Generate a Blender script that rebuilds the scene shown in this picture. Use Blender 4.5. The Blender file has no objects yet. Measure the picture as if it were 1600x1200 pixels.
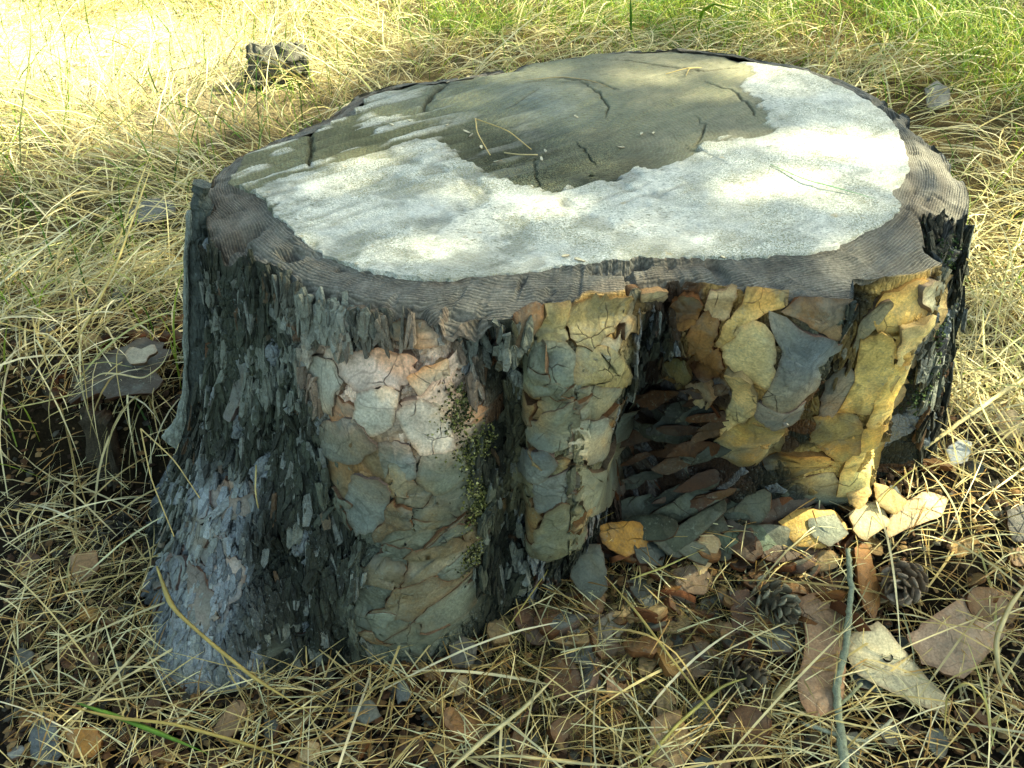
import bpy, math, random
import numpy as np
from mathutils import Vector
from mathutils.bvhtree import BVHTree
from mathutils.kdtree import KDTree

R = math.radians
random.seed(7)
rng = np.random.default_rng(11)
scene = bpy.context.scene
COL = scene.collection

# ------------------------------------------------------------------ camera
HC, PITCH, FPX = 0.90, 37.0, 1570.0
cam = bpy.data.cameras.new('camera')
cam.sensor_width = 36.0
cam.lens = 36.0 * FPX / 1600.0
cam.clip_start, cam.clip_end = 0.02, 400.0
camo = bpy.data.objects.new('camera', cam)
camo.location = (0, 0, HC)
camo.rotation_euler = (R(90 - PITCH), 0, 0)
COL.objects.link(camo)
scene.camera = camo

# ------------------------------------------------------------------ sky, sun, exposure
SUN = np.array([0.70, 0.16, 0.70]); SUN /= np.linalg.norm(SUN)
SUN_EL = math.asin(SUN[2])
SUN_AZ = math.atan2(SUN[0], SUN[1])          # clockwise from +Y
world = bpy.data.worlds.new('World'); scene.world = world
world.use_nodes = True
wn = world.node_tree.nodes; wl = world.node_tree.links
sky = wn.new('ShaderNodeTexSky'); sky.sky_type = 'NISHITA'; sky.sun_disc = False
sky.sun_elevation = SUN_EL; sky.sun_rotation = SUN_AZ
sky.dust_density = 2.0
wl.new(sky.outputs[0], wn['Background'].inputs[0])
wn['Background'].inputs[1].default_value = 0.13
sl = bpy.data.lights.new('sun', 'SUN'); sl.energy = 5.0; sl.angle = R(0.53); sl.color = (1.0, 0.94, 0.84)
so = bpy.data.objects.new('sun', sl)
so.rotation_euler = Vector(-SUN).to_track_quat('-Z', 'Y').to_euler(); so.location = (4, 1, 6)
COL.objects.link(so)
vs = scene.view_settings
vs.view_transform = 'Standard'; vs.look = 'None'; vs.gamma = 1.0; vs.use_curve_mapping = False
vs.exposure = 1.98
vs.use_white_balance = True
vs.white_balance_temperature = 8100
vs.white_balance_tint = -8
scene.cycles.use_denoising = True
scene.cycles.use_adaptive_sampling = True
scene.cycles.adaptive_threshold = 0.03
scene.cycles.max_bounces = 6
scene.cycles.diffuse_bounces = 3
scene.cycles.glossy_bounces = 2
scene.cycles.transmission_bounces = 3
scene.cycles.caustics_reflective = False

# ------------------------------------------------------------------ small maths
CP, SP = math.cos(R(PITCH)), math.sin(R(PITCH))
def ray(px, py):
    xc, yc = (px - 800) / FPX, (600 - py) / FPX
    return np.array([xc, CP + yc * SP, -SP + yc * CP])
def at_z(px, py, z):
    d = ray(px, py); t = (z - HC) / d[2]
    return np.array([0, 0, HC]) + d * t
def project(P):
    P = np.asarray(P, float)
    x = P[..., 0]; y = P[..., 1]; z = P[..., 2] - HC
    zc = y * CP - z * SP; yc = y * SP + z * CP
    return 800 + FPX * x / zc, 600 - FPX * yc / zc
def sstep(a, b, x):
    t = np.clip((x - a) / (b - a), 0, 1); return t * t * (3 - 2 * t)
def hsh(ix, iy, seed):
    h = (ix.astype(np.int64) * 374761393 + iy.astype(np.int64) * 668265263 + seed * 974711) & 0xffffffff
    h = ((h ^ (h >> 13)) * 1274126177) & 0xffffffff
    h = ((h ^ (h >> 16)) * 2246822519) & 0xffffffff
    return ((h ^ (h >> 15)) & 0xffffff) / float(0xffffff)
def vn(x, y, seed=0):
    x = np.asarray(x, float); y = np.asarray(y, float)
    ix = np.floor(x); iy = np.floor(y); fx = x - ix; fy = y - iy
    fx = fx * fx * fx * (fx * (fx * 6 - 15) + 10); fy = fy * fy * fy * (fy * (fy * 6 - 15) + 10)
    a = hsh(ix, iy, seed); b = hsh(ix + 1, iy, seed); c = hsh(ix, iy + 1, seed); d = hsh(ix + 1, iy + 1, seed)
    return (a * (1 - fx) + b * fx) * (1 - fy) + (c * (1 - fx) + d * fx) * fy
def fbm(x, y, seed=0, o=4, g=.5):
    s = 0; a = 1.0; t = 0
    for i in range(o):
        s = s + a * vn(np.asarray(x) * 2 ** i + 17.3 * i, np.asarray(y) * 2 ** i - 9.1 * i, seed + i); t += a; a *= g
    return s / t
def worley(x, y, seed=0):
    x = np.asarray(x, float); y = np.asarray(y, float)
    ix = np.floor(x); iy = np.floor(y)
    f1 = np.full(x.shape, 9.0); f2 = f1.copy(); idv = np.zeros(x.shape)
    for dx in (-1, 0, 1):
        for dy in (-1, 0, 1):
            cx = ix + dx; cy = iy + dy
            d = np.hypot(cx + hsh(cx, cy, seed) - x, cy + hsh(cx, cy, seed + 5) - y)
            h = hsh(cx, cy, seed + 9)
            near = d < f1
            f2 = np.where(near, f1, np.minimum(f2, d)); idv = np.where(near, h, idv); f1 = np.where(near, d, f1)
    return f1, f2, idv
def seg_dist(P, pts):
    """distance from points P (n,k) to a polyline pts (m,k), and the place along it 0..1"""
    best = np.full(len(P), 1e9); along = np.zeros(len(P)); m = len(pts) - 1
    for i in range(m):
        a, b = pts[i], pts[i + 1]; ab = b - a; L = max(float(ab @ ab), 1e-12)
        t = np.clip(((P - a) @ ab) / L, 0, 1)
        d = np.linalg.norm(P - (a + t[:, None] * ab), axis=1)
        k = d < best; best[k] = d[k]; along[k] = (i + t[k]) / m
    return best, along
def poly_sd(x, y, poly):
    """signed distance to a polygon in the plane, positive inside"""
    P = np.stack([x, y], -1).reshape(-1, 2); n = len(poly); d = np.full(len(P), 1e9); ins = np.zeros(len(P), bool)
    for i in range(n):
        a, b = poly[i], poly[(i + 1) % n]; ab = b - a; L = max(float(ab @ ab), 1e-12)
        t = np.clip(((P - a) @ ab) / L, 0, 1)
        d = np.minimum(d, np.linalg.norm(P - (a + t[:, None] * ab), axis=1))
        c = ((a[1] > P[:, 1]) != (b[1] > P[:, 1]))
        xi = a[0] + (P[:, 1] - a[1]) * (b[0] - a[0]) / (b[1] - a[1] if abs(b[1] - a[1]) > 1e-12 else 1e-12)
        ins ^= c & (P[:, 0] < xi)
    return np.where(ins, d, -d).reshape(np.shape(x))
def lin(r, g, b):
    """8-bit display colour to linear"""
    f = lambda c: (c / 255 / 12.92) if c <= 10 else ((c / 255 + .055) / 1.055) ** 2.4
    return np.array([f(r), f(g), f(b)])

# ------------------------------------------------------------------ meshes and objects
def mesh_np(name, V, F, mats, smooth=True, col=None, attrs=None, mi=None):
    """F: (n,4) or (n,3) array or list of arrays"""
    Fs = [np.asarray(f, np.int32) for f in (F if isinstance(F, list) else [F]) if len(f)]
    me = bpy.data.meshes.new(name)
    V = np.asarray(V, np.float32)
    me.vertices.add(len(V)); me.vertices.foreach_set('co', V.ravel())
    loops = np.concatenate([f.ravel() for f in Fs]); sizes = np.concatenate([np.full(len(f), f.shape[1], np.int32) for f in Fs])
    starts = np.concatenate([[0], np.cumsum(sizes)[:-1]]).astype(np.int32)
    me.loops.add(len(loops)); me.loops.foreach_set('vertex_index', loops)
    me.polygons.add(len(sizes)); me.polygons.foreach_set('loop_start', starts)
    for m in (mats if isinstance(mats, (list, tuple)) else [mats]): me.materials.append(m)
    if mi is not None: me.polygons.foreach_set('material_index', np.asarray(mi, np.int32))
    me.update(calc_edges=True)
    me.polygons.foreach_set('use_smooth', np.full(len(sizes), smooth, bool))
    if col is not None:
        a = me.color_attributes.new('Col', 'FLOAT_COLOR', 'POINT')
        c = np.ones((len(V), 4), np.float32); c[:, :3] = col; a.data.foreach_set('color', c.ravel())
    for k, v in (attrs or {}).items():
        a = me.attributes.new(k, 'FLOAT', 'POINT'); a.data.foreach_set('value', np.asarray(v, np.float32))
    return me
def obj(name, me, parent=None, loc=None, rot=None):
    o = bpy.data.objects.new(name, me); COL.objects.link(o)
    if parent is not None: o.parent = parent
    if loc is not None: o.location = loc
    if rot is not None: o.rotation_euler = rot
    return o
def tag(o, label=None, cat=None, group=None, kind=None):
    if label: o['label'] = label
    if cat: o['category'] = cat
    if group: o['group'] = group
    if kind: o['kind'] = kind
    return o
def grid_faces(nu, nv, wrap=False):
    """vertex index = i*nv + j; i along u (may wrap), j along v"""
    i = np.arange(nu if wrap else nu - 1)[:, None]; j = np.arange(nv - 1)[None, :]
    i2 = (i + 1) % nu
    return np.stack([i * nv + j + 0 * i2, i2 * nv + j, i2 * nv + j + 1, i * nv + j + 1 + 0 * i2], -1).reshape(-1, 4)

# ------------------------------------------------------------------ materials
class NT:
    def __init__(s, name):
        s.m = bpy.data.materials.new(name); s.m.use_nodes = True
        s.n = s.m.node_tree.nodes; s.l = s.m.node_tree.links
        s.b = s.n['Principled BSDF']; s.out = s.n['Material Output']
    def node(s, t, ins=None, **kw):
        x = s.n.new(t)
        for k, v in kw.items(): setattr(x, k, v)
        for k, v in (ins or {}).items(): s.put(x.inputs[k], v)
        return x
    def put(s, sock, v):
        if hasattr(v, 'is_output') or isinstance(v, bpy.types.NodeSocket): s.l.new(v, sock)
        elif isinstance(v, (tuple, list, np.ndarray)):
            v = [float(c) for c in v]
            sock.default_value = v + [1.0] if len(v) == 3 and sock.type == 'RGBA' else v
        else: sock.default_value = v
    def pos(s): return s.node('ShaderNodeNewGeometry').outputs['Position']
    def noise(s, vec, scale, detail=4, rough=.55, dist=0.0, col=False):
        n = s.node('ShaderNodeTexNoise', {'Vector': vec, 'Scale': scale, 'Detail': detail, 'Roughness': rough, 'Distortion': dist})
        return n.outputs['Color' if col else 'Fac']
    def vor(s, vec, scale, feature='F1', rnd=1.0):
        return s.node('ShaderNodeTexVoronoi', {'Vector': vec, 'Scale': scale, 'Randomness': rnd}, feature=feature)
    def ramp(s, fac, stops):
        r = s.node('ShaderNodeValToRGB', {'Fac': fac}); e = r.color_ramp.elements
        while len(e) < len(stops): e.new(.5)
        for k, (p, c) in enumerate(stops):
            e[k].position = p
            c = (c, c, c) if not hasattr(c, '__len__') else c
            e[k].color = (float(c[0]), float(c[1]), float(c[2]), 1)
        return r.outputs['Color']
    def mix(s, fac, a, b, mode='MIX'):
        x = s.node('ShaderNodeMix', data_type='RGBA', blend_type=mode)
        s.put(x.inputs[0], fac); s.put(x.inputs[6], a); s.put(x.inputs[7], b)
        return x.outputs[2]
    def math(s, op, a, b=0.0, clamp=False):
        x = s.node('ShaderNodeMath', operation=op, use_clamp=clamp); s.put(x.inputs[0], a); s.put(x.inputs[1], b); return x.outputs[0]
    def attr(s, name, out='Color'): return s.node('ShaderNodeAttribute', attribute_name=name).outputs[out]
    def bump(s, h, dist, strength=1.0, normal=None):
        x = s.node('ShaderNodeBump', {'Height': h, 'Distance': dist, 'Strength': strength})
        if normal is not None: s.l.new(normal, x.inputs['Normal'])
        return x.outputs[0]
    def mapping(s, vec, scale=(1, 1, 1), rot=(0, 0, 0)):
        return s.node('ShaderNodeMapping', {'Vector': vec, 'Scale': scale, 'Rotation': rot}).outputs[0]
    def done(s, color, rough=.85, normal=None, spec=.3, translucent=0.0):
        s.put(s.b.inputs['Base Color'], color); s.put(s.b.inputs['Roughness'], rough)
        s.b.inputs['Specular IOR Level'].default_value = spec
        if normal is not None: s.l.new(normal, s.b.inputs['Normal'])
        if translucent:
            t = s.node('ShaderNodeBsdfTranslucent'); s.put(t.inputs['Color'], color)
            x = s.node('ShaderNodeMixShader', {0: translucent}); s.l.new(s.b.outputs[0], x.inputs[1]); s.l.new(t.outputs[0], x.inputs[2])
            s.l.new(x.outputs[0], s.out.inputs['Surface'])
        return s.m
def tint(nt, color, amt=.35, s1=90, s2=420):
    """colour times two octaves of grain"""
    p = nt.pos()
    g = nt.ramp(nt.noise(p, s1, 5, .6), [(.25, 1 - amt), (.75, 1 + amt)])
    g2 = nt.ramp(nt.noise(p, s2, 3, .6), [(.3, 1 - amt * .8), (.7, 1 + amt * .8)])
    return nt.mix(1, nt.mix(1, color, g, 'MULTIPLY'), g2, 'MULTIPLY')

def mat_bark():
    n = NT('fissured_bark'); p = n.pos()
    c = tint(n, n.attr('Col'), .35, 120, 600)
    # pale grey lichen crust in fine specks
    sp = n.ramp(n.noise(p, 230, 4, .7), [(.58, 0.0), (.68, 1.0)])
    pt = n.ramp(n.noise(p, 22, 3, .5), [(.42, 0.0), (.62, .5)])
    c = n.mix(n.math('MULTIPLY', sp, pt), c, lin(128, 140, 138))
    b = n.bump(n.noise(p, 330, 6, .65), .0016, .9)
    v = n.vor(n.mapping(p, (1, 1, .4)), 160, 'DISTANCE_TO_EDGE')
    b = n.bump(n.ramp(v.outputs['Distance'], [(0, 0.0), (.18, 1.0)]), .0016, .7, b)
    return n.done(c, .72, b, .35)
def mat_rim():
    n = NT('cut_bark_rim'); p = n.pos()
    d = n.attr('rimd', 'Fac')
    wob = n.noise(p, 16, 3, .5)
    w2 = n.noise(p, 140, 3, .6)
    x = n.math('ADD', d, n.math('MULTIPLY', wob, .007))
    x = n.math('ADD', x, n.math('MULTIPLY', w2, .0014))
    ph = n.math('MULTIPLY', x, 2 * math.pi / .0026)
    s = n.math('SINE', ph)
    line = n.ramp(s, [(.0, .66), (.4, .94), (.86, 1.08), (1.0, 1.22)])
    msk = n.ramp(n.noise(p, 34, 4, .65), [(.36, .25), (.62, 1.0)])
    c = n.mix(msk, tint(n, n.attr('Col'), .38, 60, 420), n.mix(1, tint(n, n.attr('Col'), .38, 60, 420), line, 'MULTIPLY'))
    b = n.bump(n.math('MULTIPLY', s, msk), .0008, .8)
    b = n.bump(n.noise(p, 260, 6, .7), .0018, .9, b)
    return n.done(c, .8, b, .25)
def mat_wood():
    n = NT('cut_wood'); p = n.pos()
    c = tint(n, n.attr('Col'), .24, 45, 620)
    crust = n.attr('crust', 'Fac')
    # specks of grime in the white crust
    f = n.noise(n.mapping(p, (1, 1, 1), (0, 0, R(38))), 1.0, 2)
    st = n.noise(n.mapping(p, (260, 620, 300), (0, 0, R(38))), 1.0, 4, .65)
    pat = n.noise(p, 14, 4, .6)
    k = n.math('MULTIPLY', n.ramp(st, [(.52, 0.0), (.66, 1.0)]), n.ramp(pat, [(.36, 0.0), (.58, .9)]))
    c = n.mix(k, c, lin(96, 100, 74))
    grit = n.math('MULTIPLY', n.ramp(n.noise(p, 700, 3, .7), [(.46, 0.0), (.56, .9)]), n.ramp(n.noise(p, 11, 5, .65), [(.36, .14), (.60, 1.0)]))
    c = n.mix(grit, c, n.mix(n.ramp(n.noise(p, 330, 2), [(.4, 0.0), (.6, 1.0)]), lin(128, 136, 112), lin(150, 146, 110)))
    ochre = n.math('MULTIPLY', n.ramp(n.noise(p, 60, 3, .6), [(.66, 0.0), (.74, .5)]), crust)
    c = n.mix(ochre, c, lin(196, 170, 118))
    # growth rings, faint
    rr = n.attr('ringd', 'Fac')
    ring = n.math('SINE', n.math('MULTIPLY', n.math('ADD', rr, n.math('MULTIPLY', n.noise(p, 22, 4), .02)), 2 * math.pi / .0046))
    c = n.mix(n.math('SUBTRACT', .24, n.math('MULTIPLY', crust, .12)), c, n.mix(1, c, n.ramp(ring, [(0, .6), (.6, 1.05), (1, 1.15)]), 'MULTIPLY'))
    b = n.bump(n.noise(n.mapping(p, (120, 520, 200), (0, 0, R(38))), 1.0, 5, .65), .0022, .9)
    b = n.bump(n.noise(p, 520, 5, .7), .0018, .9, b)
    b = n.bump(n.noise(p, 1500, 2, .5), .0006, .8, b)
    return n.done(c, .9, b, .15)
def mat_plate(vcol=False):
    n = NT('grown_bark_plate' if vcol else 'bark_plate'); p = n.pos()
    oi = n.node('ShaderNodeObjectInfo'); c0 = n.attr('Col') if vcol else oi.outputs['Color']; rnd = oi.outputs['Random']
    c = tint(n, c0, .34, 48, 420)
    sh = n.node('ShaderNodeVectorMath', {0: p}, operation='ADD'); 
    cmb = n.node('ShaderNodeCombineXYZ', {'X': n.math('MULTIPLY', rnd, 9.0), 'Y': n.math('MULTIPLY', rnd, 5.0)})
    n.l.new(cmb.outputs[0], sh.inputs[1]); q = sh.outputs[0]
    # weathered grey film and warm bared bark, in patches
    f1 = n.ramp(n.noise(q, 30, 4, .6, .6), [(.5, 0.0), (.60, .75)])
    c = n.mix(n.math('MULTIPLY', f1, n.math('MULTIPLY', n.attr('film', 'Fac'), 1.0)), c, n.mix(.5, c, lin(112, 120, 112)))
    f2 = n.ramp(n.noise(q, 24, 3, .55, .4), [(.58, 0.0), (.68, .55)])
    c = n.mix(f2, c, n.mix(1, c, (1.18, .95, .72), 'MULTIPLY'))
    # thin contour lines where layers end
    v = n.ramp(n.math('SINE', n.math('MULTIPLY', n.noise(q, 11, 3, .45, .5), 34)), [(0, 1.0), (.93, 1.0), (1, .55)])
    c = n.mix(.7, c, n.mix(1, c, v, 'MULTIPLY'))
    cr = n.vor(n.mapping(n.node('ShaderNodeVectorMath', {0: q, 1: n.node('ShaderNodeVectorMath', {0: n.noise(q, 40, 3, .6, 0, True), 3: .012}, operation='SCALE').outputs[0]}, operation='ADD').outputs[0], (1, 1, .8)), 34, 'DISTANCE_TO_EDGE')
    crk = n.math('MULTIPLY', n.ramp(cr.outputs['Distance'], [(.0, 1.0), (.022, 0.0)]), n.ramp(n.noise(q, 19, 3), [(.54, 0.0), (.64, .8)]))
    c = n.mix(crk, c, lin(44, 30, 20))
    lich = n.math('MULTIPLY', n.ramp(n.noise(q, 260, 4, .7), [(.56, 0.0), (.66, .7)]), n.ramp(n.noise(q, 26, 4, .6), [(.45, 0.0), (.62, 1.0)]))
    c = n.mix(lich, c, lin(118, 124, 108))
    e = n.ramp(n.attr('edge', 'Fac'), [(.0, 0.0), (.82, 0.0), (1.0, .55)])
    c = n.mix(e, c, n.mix(1, c, (.62, .42, .3), 'MULTIPLY'))
    b = n.bump(n.noise(q, 210, 6, .65), .0014, .9)
    b = n.bump(crk, .002, .8, b)
    b = n.bump(n.math('SINE', n.math('MULTIPLY', n.noise(q, 11, 3, .45, .5), 34)), .0009, .5, b)
    return n.done(c, .62, b, .35)
def mat_plate_edge():
    n = NT('bark_plate_edge'); oi = n.node('ShaderNodeObjectInfo')
    c = n.mix(.6, oi.outputs['Color'], lin(92, 48, 22))
    return n.done(tint(n, c, .3, 150, 700), .8, n.bump(n.noise(n.mapping(n.pos(), (120, 120, 120)), 5, 4), .0008), .2)
def mat_col(name, rough=.8, spec=.25, amt=.25, s1=60, s2=400, bump=.0006, translucent=0.0, bs=300):
    n = NT(name)
    c = tint(n, n.attr('Col'), amt, s1, s2)
    return n.done(c, rough, n.bump(n.noise(n.pos(), bs, 4, .6), bump) if bump else None, spec, translucent)
def mat_blade(name, tr=.3, rough=.55):
    n = NT(name)
    c = n.attr('Col')
    g = n.ramp(n.noise(n.pos(), 60, 3, .6), [(.3, .8), (.7, 1.15)])
    return n.done(n.mix(1, c, g, 'MULTIPLY'), rough, None, .35, tr)
def mat_ground():
    n = NT('forest_soil'); p = n.pos()
    c = tint(n, n.attr('Col'), .5, 35, 260)
    v = n.vor(p, 130, 'F1')
    c = n.mix(n.ramp(v.outputs['Distance'], [(.0, .5), (.25, 0.0)]), c, n.mix(1, c, v.outputs['Color'], 'OVERLAY'))
    b = n.bump(n.noise(p, 90, 6, .7), .008, 1.0)
    b = n.bump(v.outputs['Distance'], .003, .8, b)
    return n.done(c, .95, b, .1)
def mat_obj(name, rough=.75, amt=.3, s1=70, s2=450, bump=.0008, spec=.3):
    n = NT(name)
    c = tint(n, n.node('ShaderNodeObjectInfo').outputs['Color'], amt, s1, s2)
    return n.done(c, rough, n.bump(n.noise(n.pos(), 380, 5, .65), bump), spec)

M = dict(bark=mat_bark(), rim=mat_rim(), wood=mat_wood(), plate=mat_plate(), gplate=mat_plate(True), edge=mat_plate_edge(),
         straw=mat_blade('dry_straw'), green=mat_blade('green_blade', .35), needle=mat_blade('pine_needle', .1),
         ground=mat_ground(), litter=mat_col('bark_crumbs', .75), moss=mat_col('moss', .95, .1, .3),
         cone=mat_obj('cone_scale'), twig=mat_col('twig_bark', .8, .2, .35, 200, 900, .001),
         rotten=mat_col('rotten_wood', .9, .15, .4, 60, 420, .002), leaf=mat_col('canopy_leaf', .6, .3, .2, 20, 90, 0, .15),
         trunk=mat_col('pine_trunk', .9, .1, .4, 12, 60, .01, 0, 20))

# ------------------------------------------------------------------ ground
ZT = 0.45                                      # height of the cut face
def gheight(x, y):
    x = np.asarray(x, float); y = np.asarray(y, float)
    g = .016 * (fbm(x * 3.1 + 5, y * 3.1, 3, 4) - .5) * 2 + .006 * (fbm(x * 14, y * 14, 8, 3) - .5) * 2
    g = g + .125 * np.exp(-(((x - .42) / .30) ** 2 + ((y - .93) / .20) ** 2))       # heap of bark against the stump
    g = g + .045 * np.exp(-(((x - .14) / .13) ** 2 + ((y - .82) / .10) ** 2))
    g = g - .040 * np.exp(-(((x + .50) / .10) ** 2 + ((y - .95) / .08) ** 2))       # hollow beside the rotten stub
    g = g + .10 * sstep(.99, 1.07, y) * np.exp(-(((x + .66) / .26) ** 2 + (np.maximum(y - 1.15, 0) / .28) ** 2))
    return g
def on_ground(px, py, dz=0.0):
    z = 0.0
    for _ in range(12):
        P = at_z(px, py, z + dz); z = .5 * z + .5 * float(gheight(P[0], P[1]))
    P[2] = float(gheight(P[0], P[1])) + dz
    return P
def axis(lo, hi, fine, far, n):
    a = np.arange(lo, hi + fine / 2, fine); g = np.geomspace(fine * 2, far, n)
    return np.concatenate([(lo - np.cumsum(g))[::-1], a, hi + np.cumsum(g)])
gx = axis(-1.9, 1.9, .011, 14, 26); gy = axis(.3, 3.7, .011, 14, 26)
GX, GY = np.meshgrid(gx, gy, indexing='ij')
GZ = gheight(GX, GY)
near = np.exp(-((GX / 3) ** 2 + ((GY - 1.5) / 3) ** 2))
GZ = GZ + near * .012 * (fbm(GX * 45, GY * 45, 21, 3) - .5)
soil, thatch, dull = lin(27, 22, 14), lin(78, 66, 40), lin(92, 78, 48)
w = sstep(.95, 2.0, GY + .35 * (fbm(GX * 4, GY * 4, 31, 3) - .5) + .25 * np.abs(GX))[..., None]
gc = soil * (1 - w) + thatch * w
sp_ = at_z(190, 70, 0); sand_glare = (np.exp(-(((GX - sp_[0] + .15) / .62) ** 2 + ((GY - sp_[1] - .1) / .55) ** 2)) * (.7 + .6 * fbm(GX * 7, GY * 7, 35, 3)))[..., None].clip(0, 1)  # pale sandy ground; sunlit glare of this patch painted into its colour
gc = gc * (1 - sand_glare) + lin(226, 212, 176) * sand_glare
gc = gc * (.75 + .5 * fbm(GX * 9, GY * 9, 33, 4))[..., None]
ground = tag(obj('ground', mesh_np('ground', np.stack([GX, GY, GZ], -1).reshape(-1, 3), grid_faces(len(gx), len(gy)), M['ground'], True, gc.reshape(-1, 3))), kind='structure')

# ------------------------------------------------------------------ the stump: outlines
CEN = at_z(925, 262, ZT)[:2]
WOOD_PX = [(362, 285), (400, 300), (415, 312), (440, 345), (470, 372), (505, 398), (545, 416), (620, 430), (690, 438), (740, 432), (850, 421), (930, 412), (1000, 403), (1100, 403), (1200, 402),
           (1260, 396), (1312, 386), (1350, 362), (1402, 335), (1398, 300), (1420, 270), (1412, 235), (1402, 205), (1385, 180), (1340, 150), (1290, 124), (1240, 106), (1190, 97),
           (1100, 81), (1050, 77), (1000, 80), (900, 93), (820, 107), (760, 120), (700, 127), (640, 131), (585, 145), (562, 163), (548, 185), (500, 202), (450, 220), (395, 240), (372, 260)]
RIM_PX = [(322, 300), (318, 345), (345, 388), (400, 402), (450, 425), (500, 455), (545, 470), (600, 482), (650, 488), (700, 498), (750, 500), (800, 492), (850, 478), (920, 462), (1000, 452), (1060, 445), (1110, 446),
          (1200, 455), (1290, 466), (1334, 462), (1342, 436), (1390, 428), (1440, 420), (1474, 402), (1478, 385), (1500, 350), (1516, 300), (1505, 265), (1480, 240), (1450, 213), (1425, 200), (1418, 178),
          (1375, 146), (1320, 120), (1265, 104), (1195, 92), (1100, 77), (1000, 75), (900, 88), (800, 104), (700, 122), (620, 126), (565, 148), (500, 190), (420, 226), (350, 268)]
def polar(pts):
    th = np.array([math.atan2(p[1] - CEN[1], p[0] - CEN[0]) for p in pts]); r = np.array([math.hypot(p[0] - CEN[0], p[1] - CEN[1]) for p in pts])
    k = np.argsort(th); return th[k], r[k]
def per_interp(th, xs, ys):
    X = np.concatenate([xs - 2 * math.pi, xs, xs + 2 * math.pi]); Y = np.tile(ys, 3)
    return np.interp(th, X, Y)
def wrap(t): return (t + math.pi) % (2 * math.pi) - math.pi
wT, wR = polar([at_z(a, b, ZT) for a, b in WOOD_PX])
rT, rR = polar([at_z(a, b, ZT - .012) for a, b in RIM_PX])
# foot of the stump: pixel and height for the seen side, plan points for the hidden side
FOOT = [at_z(a, b, z) for a, b, z in [(238, 960, .05), (228, 1070, .02), (262, 1150, -.01), (450, 1060, 0), (540, 1050, 0), (620, 1042, 0), (690, 1010, .02), (800, 915, .06),
        (870, 890, .06), (935, 840, .08), (1000, 795, .10), (1090, 775, .11), (1200, 765, .12), (1360, 775, .12), (1420, 735, .12), (1490, 650, .11)]]
FOOT += [np.array([CEN[0] + r * math.cos(R(a)), CEN[1] + r * math.sin(R(a)), .02]) for a, r in [(8, .40), (40, .37), (70, .34), (100, .34), (130, .38), (155, .43)]]
FOOT += [np.array([-.46, 1.03, .03]), np.array([-.46, .96, .03])]
fth = np.array([math.atan2(p[1] - CEN[1], p[0] - CEN[0]) for p in FOOT]); fk = np.argsort(fth)
fT = fth[fk]; fR = np.array([math.hypot(FOOT[i][0] - CEN[0], FOOT[i][1] - CEN[1]) for i in fk]); fZ = np.array([FOOT[i][2] for i in fk])
deg = np.radians(np.arange(-180, 180, 1.0)); ker = np.exp(-(np.arange(-9, 10) / 4.0) ** 2); ker /= ker.sum()
def ring_smooth(v): return np.convolve(np.concatenate([v[-9:], v, v[:9]]), ker, 'valid')
fR, fZ = ring_smooth(per_interp(deg, fT, fR)), ring_smooth(per_interp(deg, fT, fZ)); fT = deg

def wood_r(th): return per_interp(th, wT, wR) + .004 * (vn(th * 14 + 50, th * 0, 71) - .5) + .004 * (vn(th * 45, th * 0 + 3, 72) - .5) + .0016 * (vn(th * 130, th * 0 + 5, 74) - .5)
def wood_rs(th): return per_interp(th, wT, wR)
def rim_r(th): return np.maximum(per_interp(th, rT, rR) + .005 * (vn(th * 17, th * 0, 73) - .5), wood_r(th) + .005)

GROOVES = []      # (points, width, depth); negative depth is a swelling
def bark_base(TH, S):
    """S in 0..1 across the cut rim, 1..2 down the side"""
    rw, rr = wood_r(TH), rim_r(TH)
    # foot outline smoothed, with flare low down
    rf = per_interp(TH, fT, fR); zf = per_interp(TH, fT, fZ) - .03
    a = np.clip(S, 0, 1); t = np.clip(S - 1, 0, 1)
    wid = rr - rw
    rad = rw + wid * a
    z_rim = ZT - .001 - np.clip(wid * .28, 0, .022) * a ** 1.6
    flare = np.clip((rf - rr) / .2, -.5, 1)
    p = 1.5 + .9 * np.clip(flare, 0, 1)
    rad = rad + (rf - rr) * t ** p + .010 * np.sin(math.pi * np.clip(t * 1.0, 0, 1)) * (flare > -.2)
    round_ = .006 * (1 - np.exp(-t * 60))
    z_top = ZT - .001 - np.clip(wid * .28, 0, .022)
    z = np.where(S <= 1, z_rim, z_top - round_ + (zf - z_top) * t)
    return np.stack([CEN[0] + rad * np.cos(TH), CEN[1] + rad * np.sin(TH), z], -1)
def apply_grooves(P, TH, S):
    P = P.copy(); flat = P.reshape(-1, 3); th = TH.ravel(); s = S.ravel()
    out = np.stack([np.cos(th), np.sin(th), 0 * th], -1)
    out[s < 1] = out[s < 1] * .15 + np.array([0, 0, 1.0])
    base = flat.copy()
    for pts, wd, dp in GROOVES:
        lo, hi = pts.min(0) - 3 * wd, pts.max(0) + 3 * wd
        k = np.all((base > lo) & (base < hi), axis=1)
        if not k.any(): continue
        d, al = seg_dist(base[k], pts)
        fall = np.exp(-(d / wd) ** 2) * sstep(-.02, .12, al) * (1 - .55 * sstep(.9, 1.02, al)) 
        flat[k] -= out[k] * (dp * fall)[:, None]
    return P
def proxy(nt=420, ns=120):
    th = np.linspace(-math.pi, math.pi, nt, endpoint=False); s = np.concatenate([np.linspace(0, 1, 12), 1 + np.linspace(0, 1, ns)[1:]])
    TH, S = np.meshgrid(th, s, indexing='ij'); P = apply_grooves(bark_base(TH, S), TH, S)
    F = grid_faces(nt, len(s), True)
    return BVHTree.FromPolygons([tuple(v) for v in P.reshape(-1, 3)], [tuple(int(i) for i in f) for f in F])
def cast(tree, px, py):
    d = Vector(ray(px, py)).normalized()
    h = tree.ray_cast(Vector((0, 0, HC)), d)
    return np.array(h[0]) if h[0] is not None else None
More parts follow.
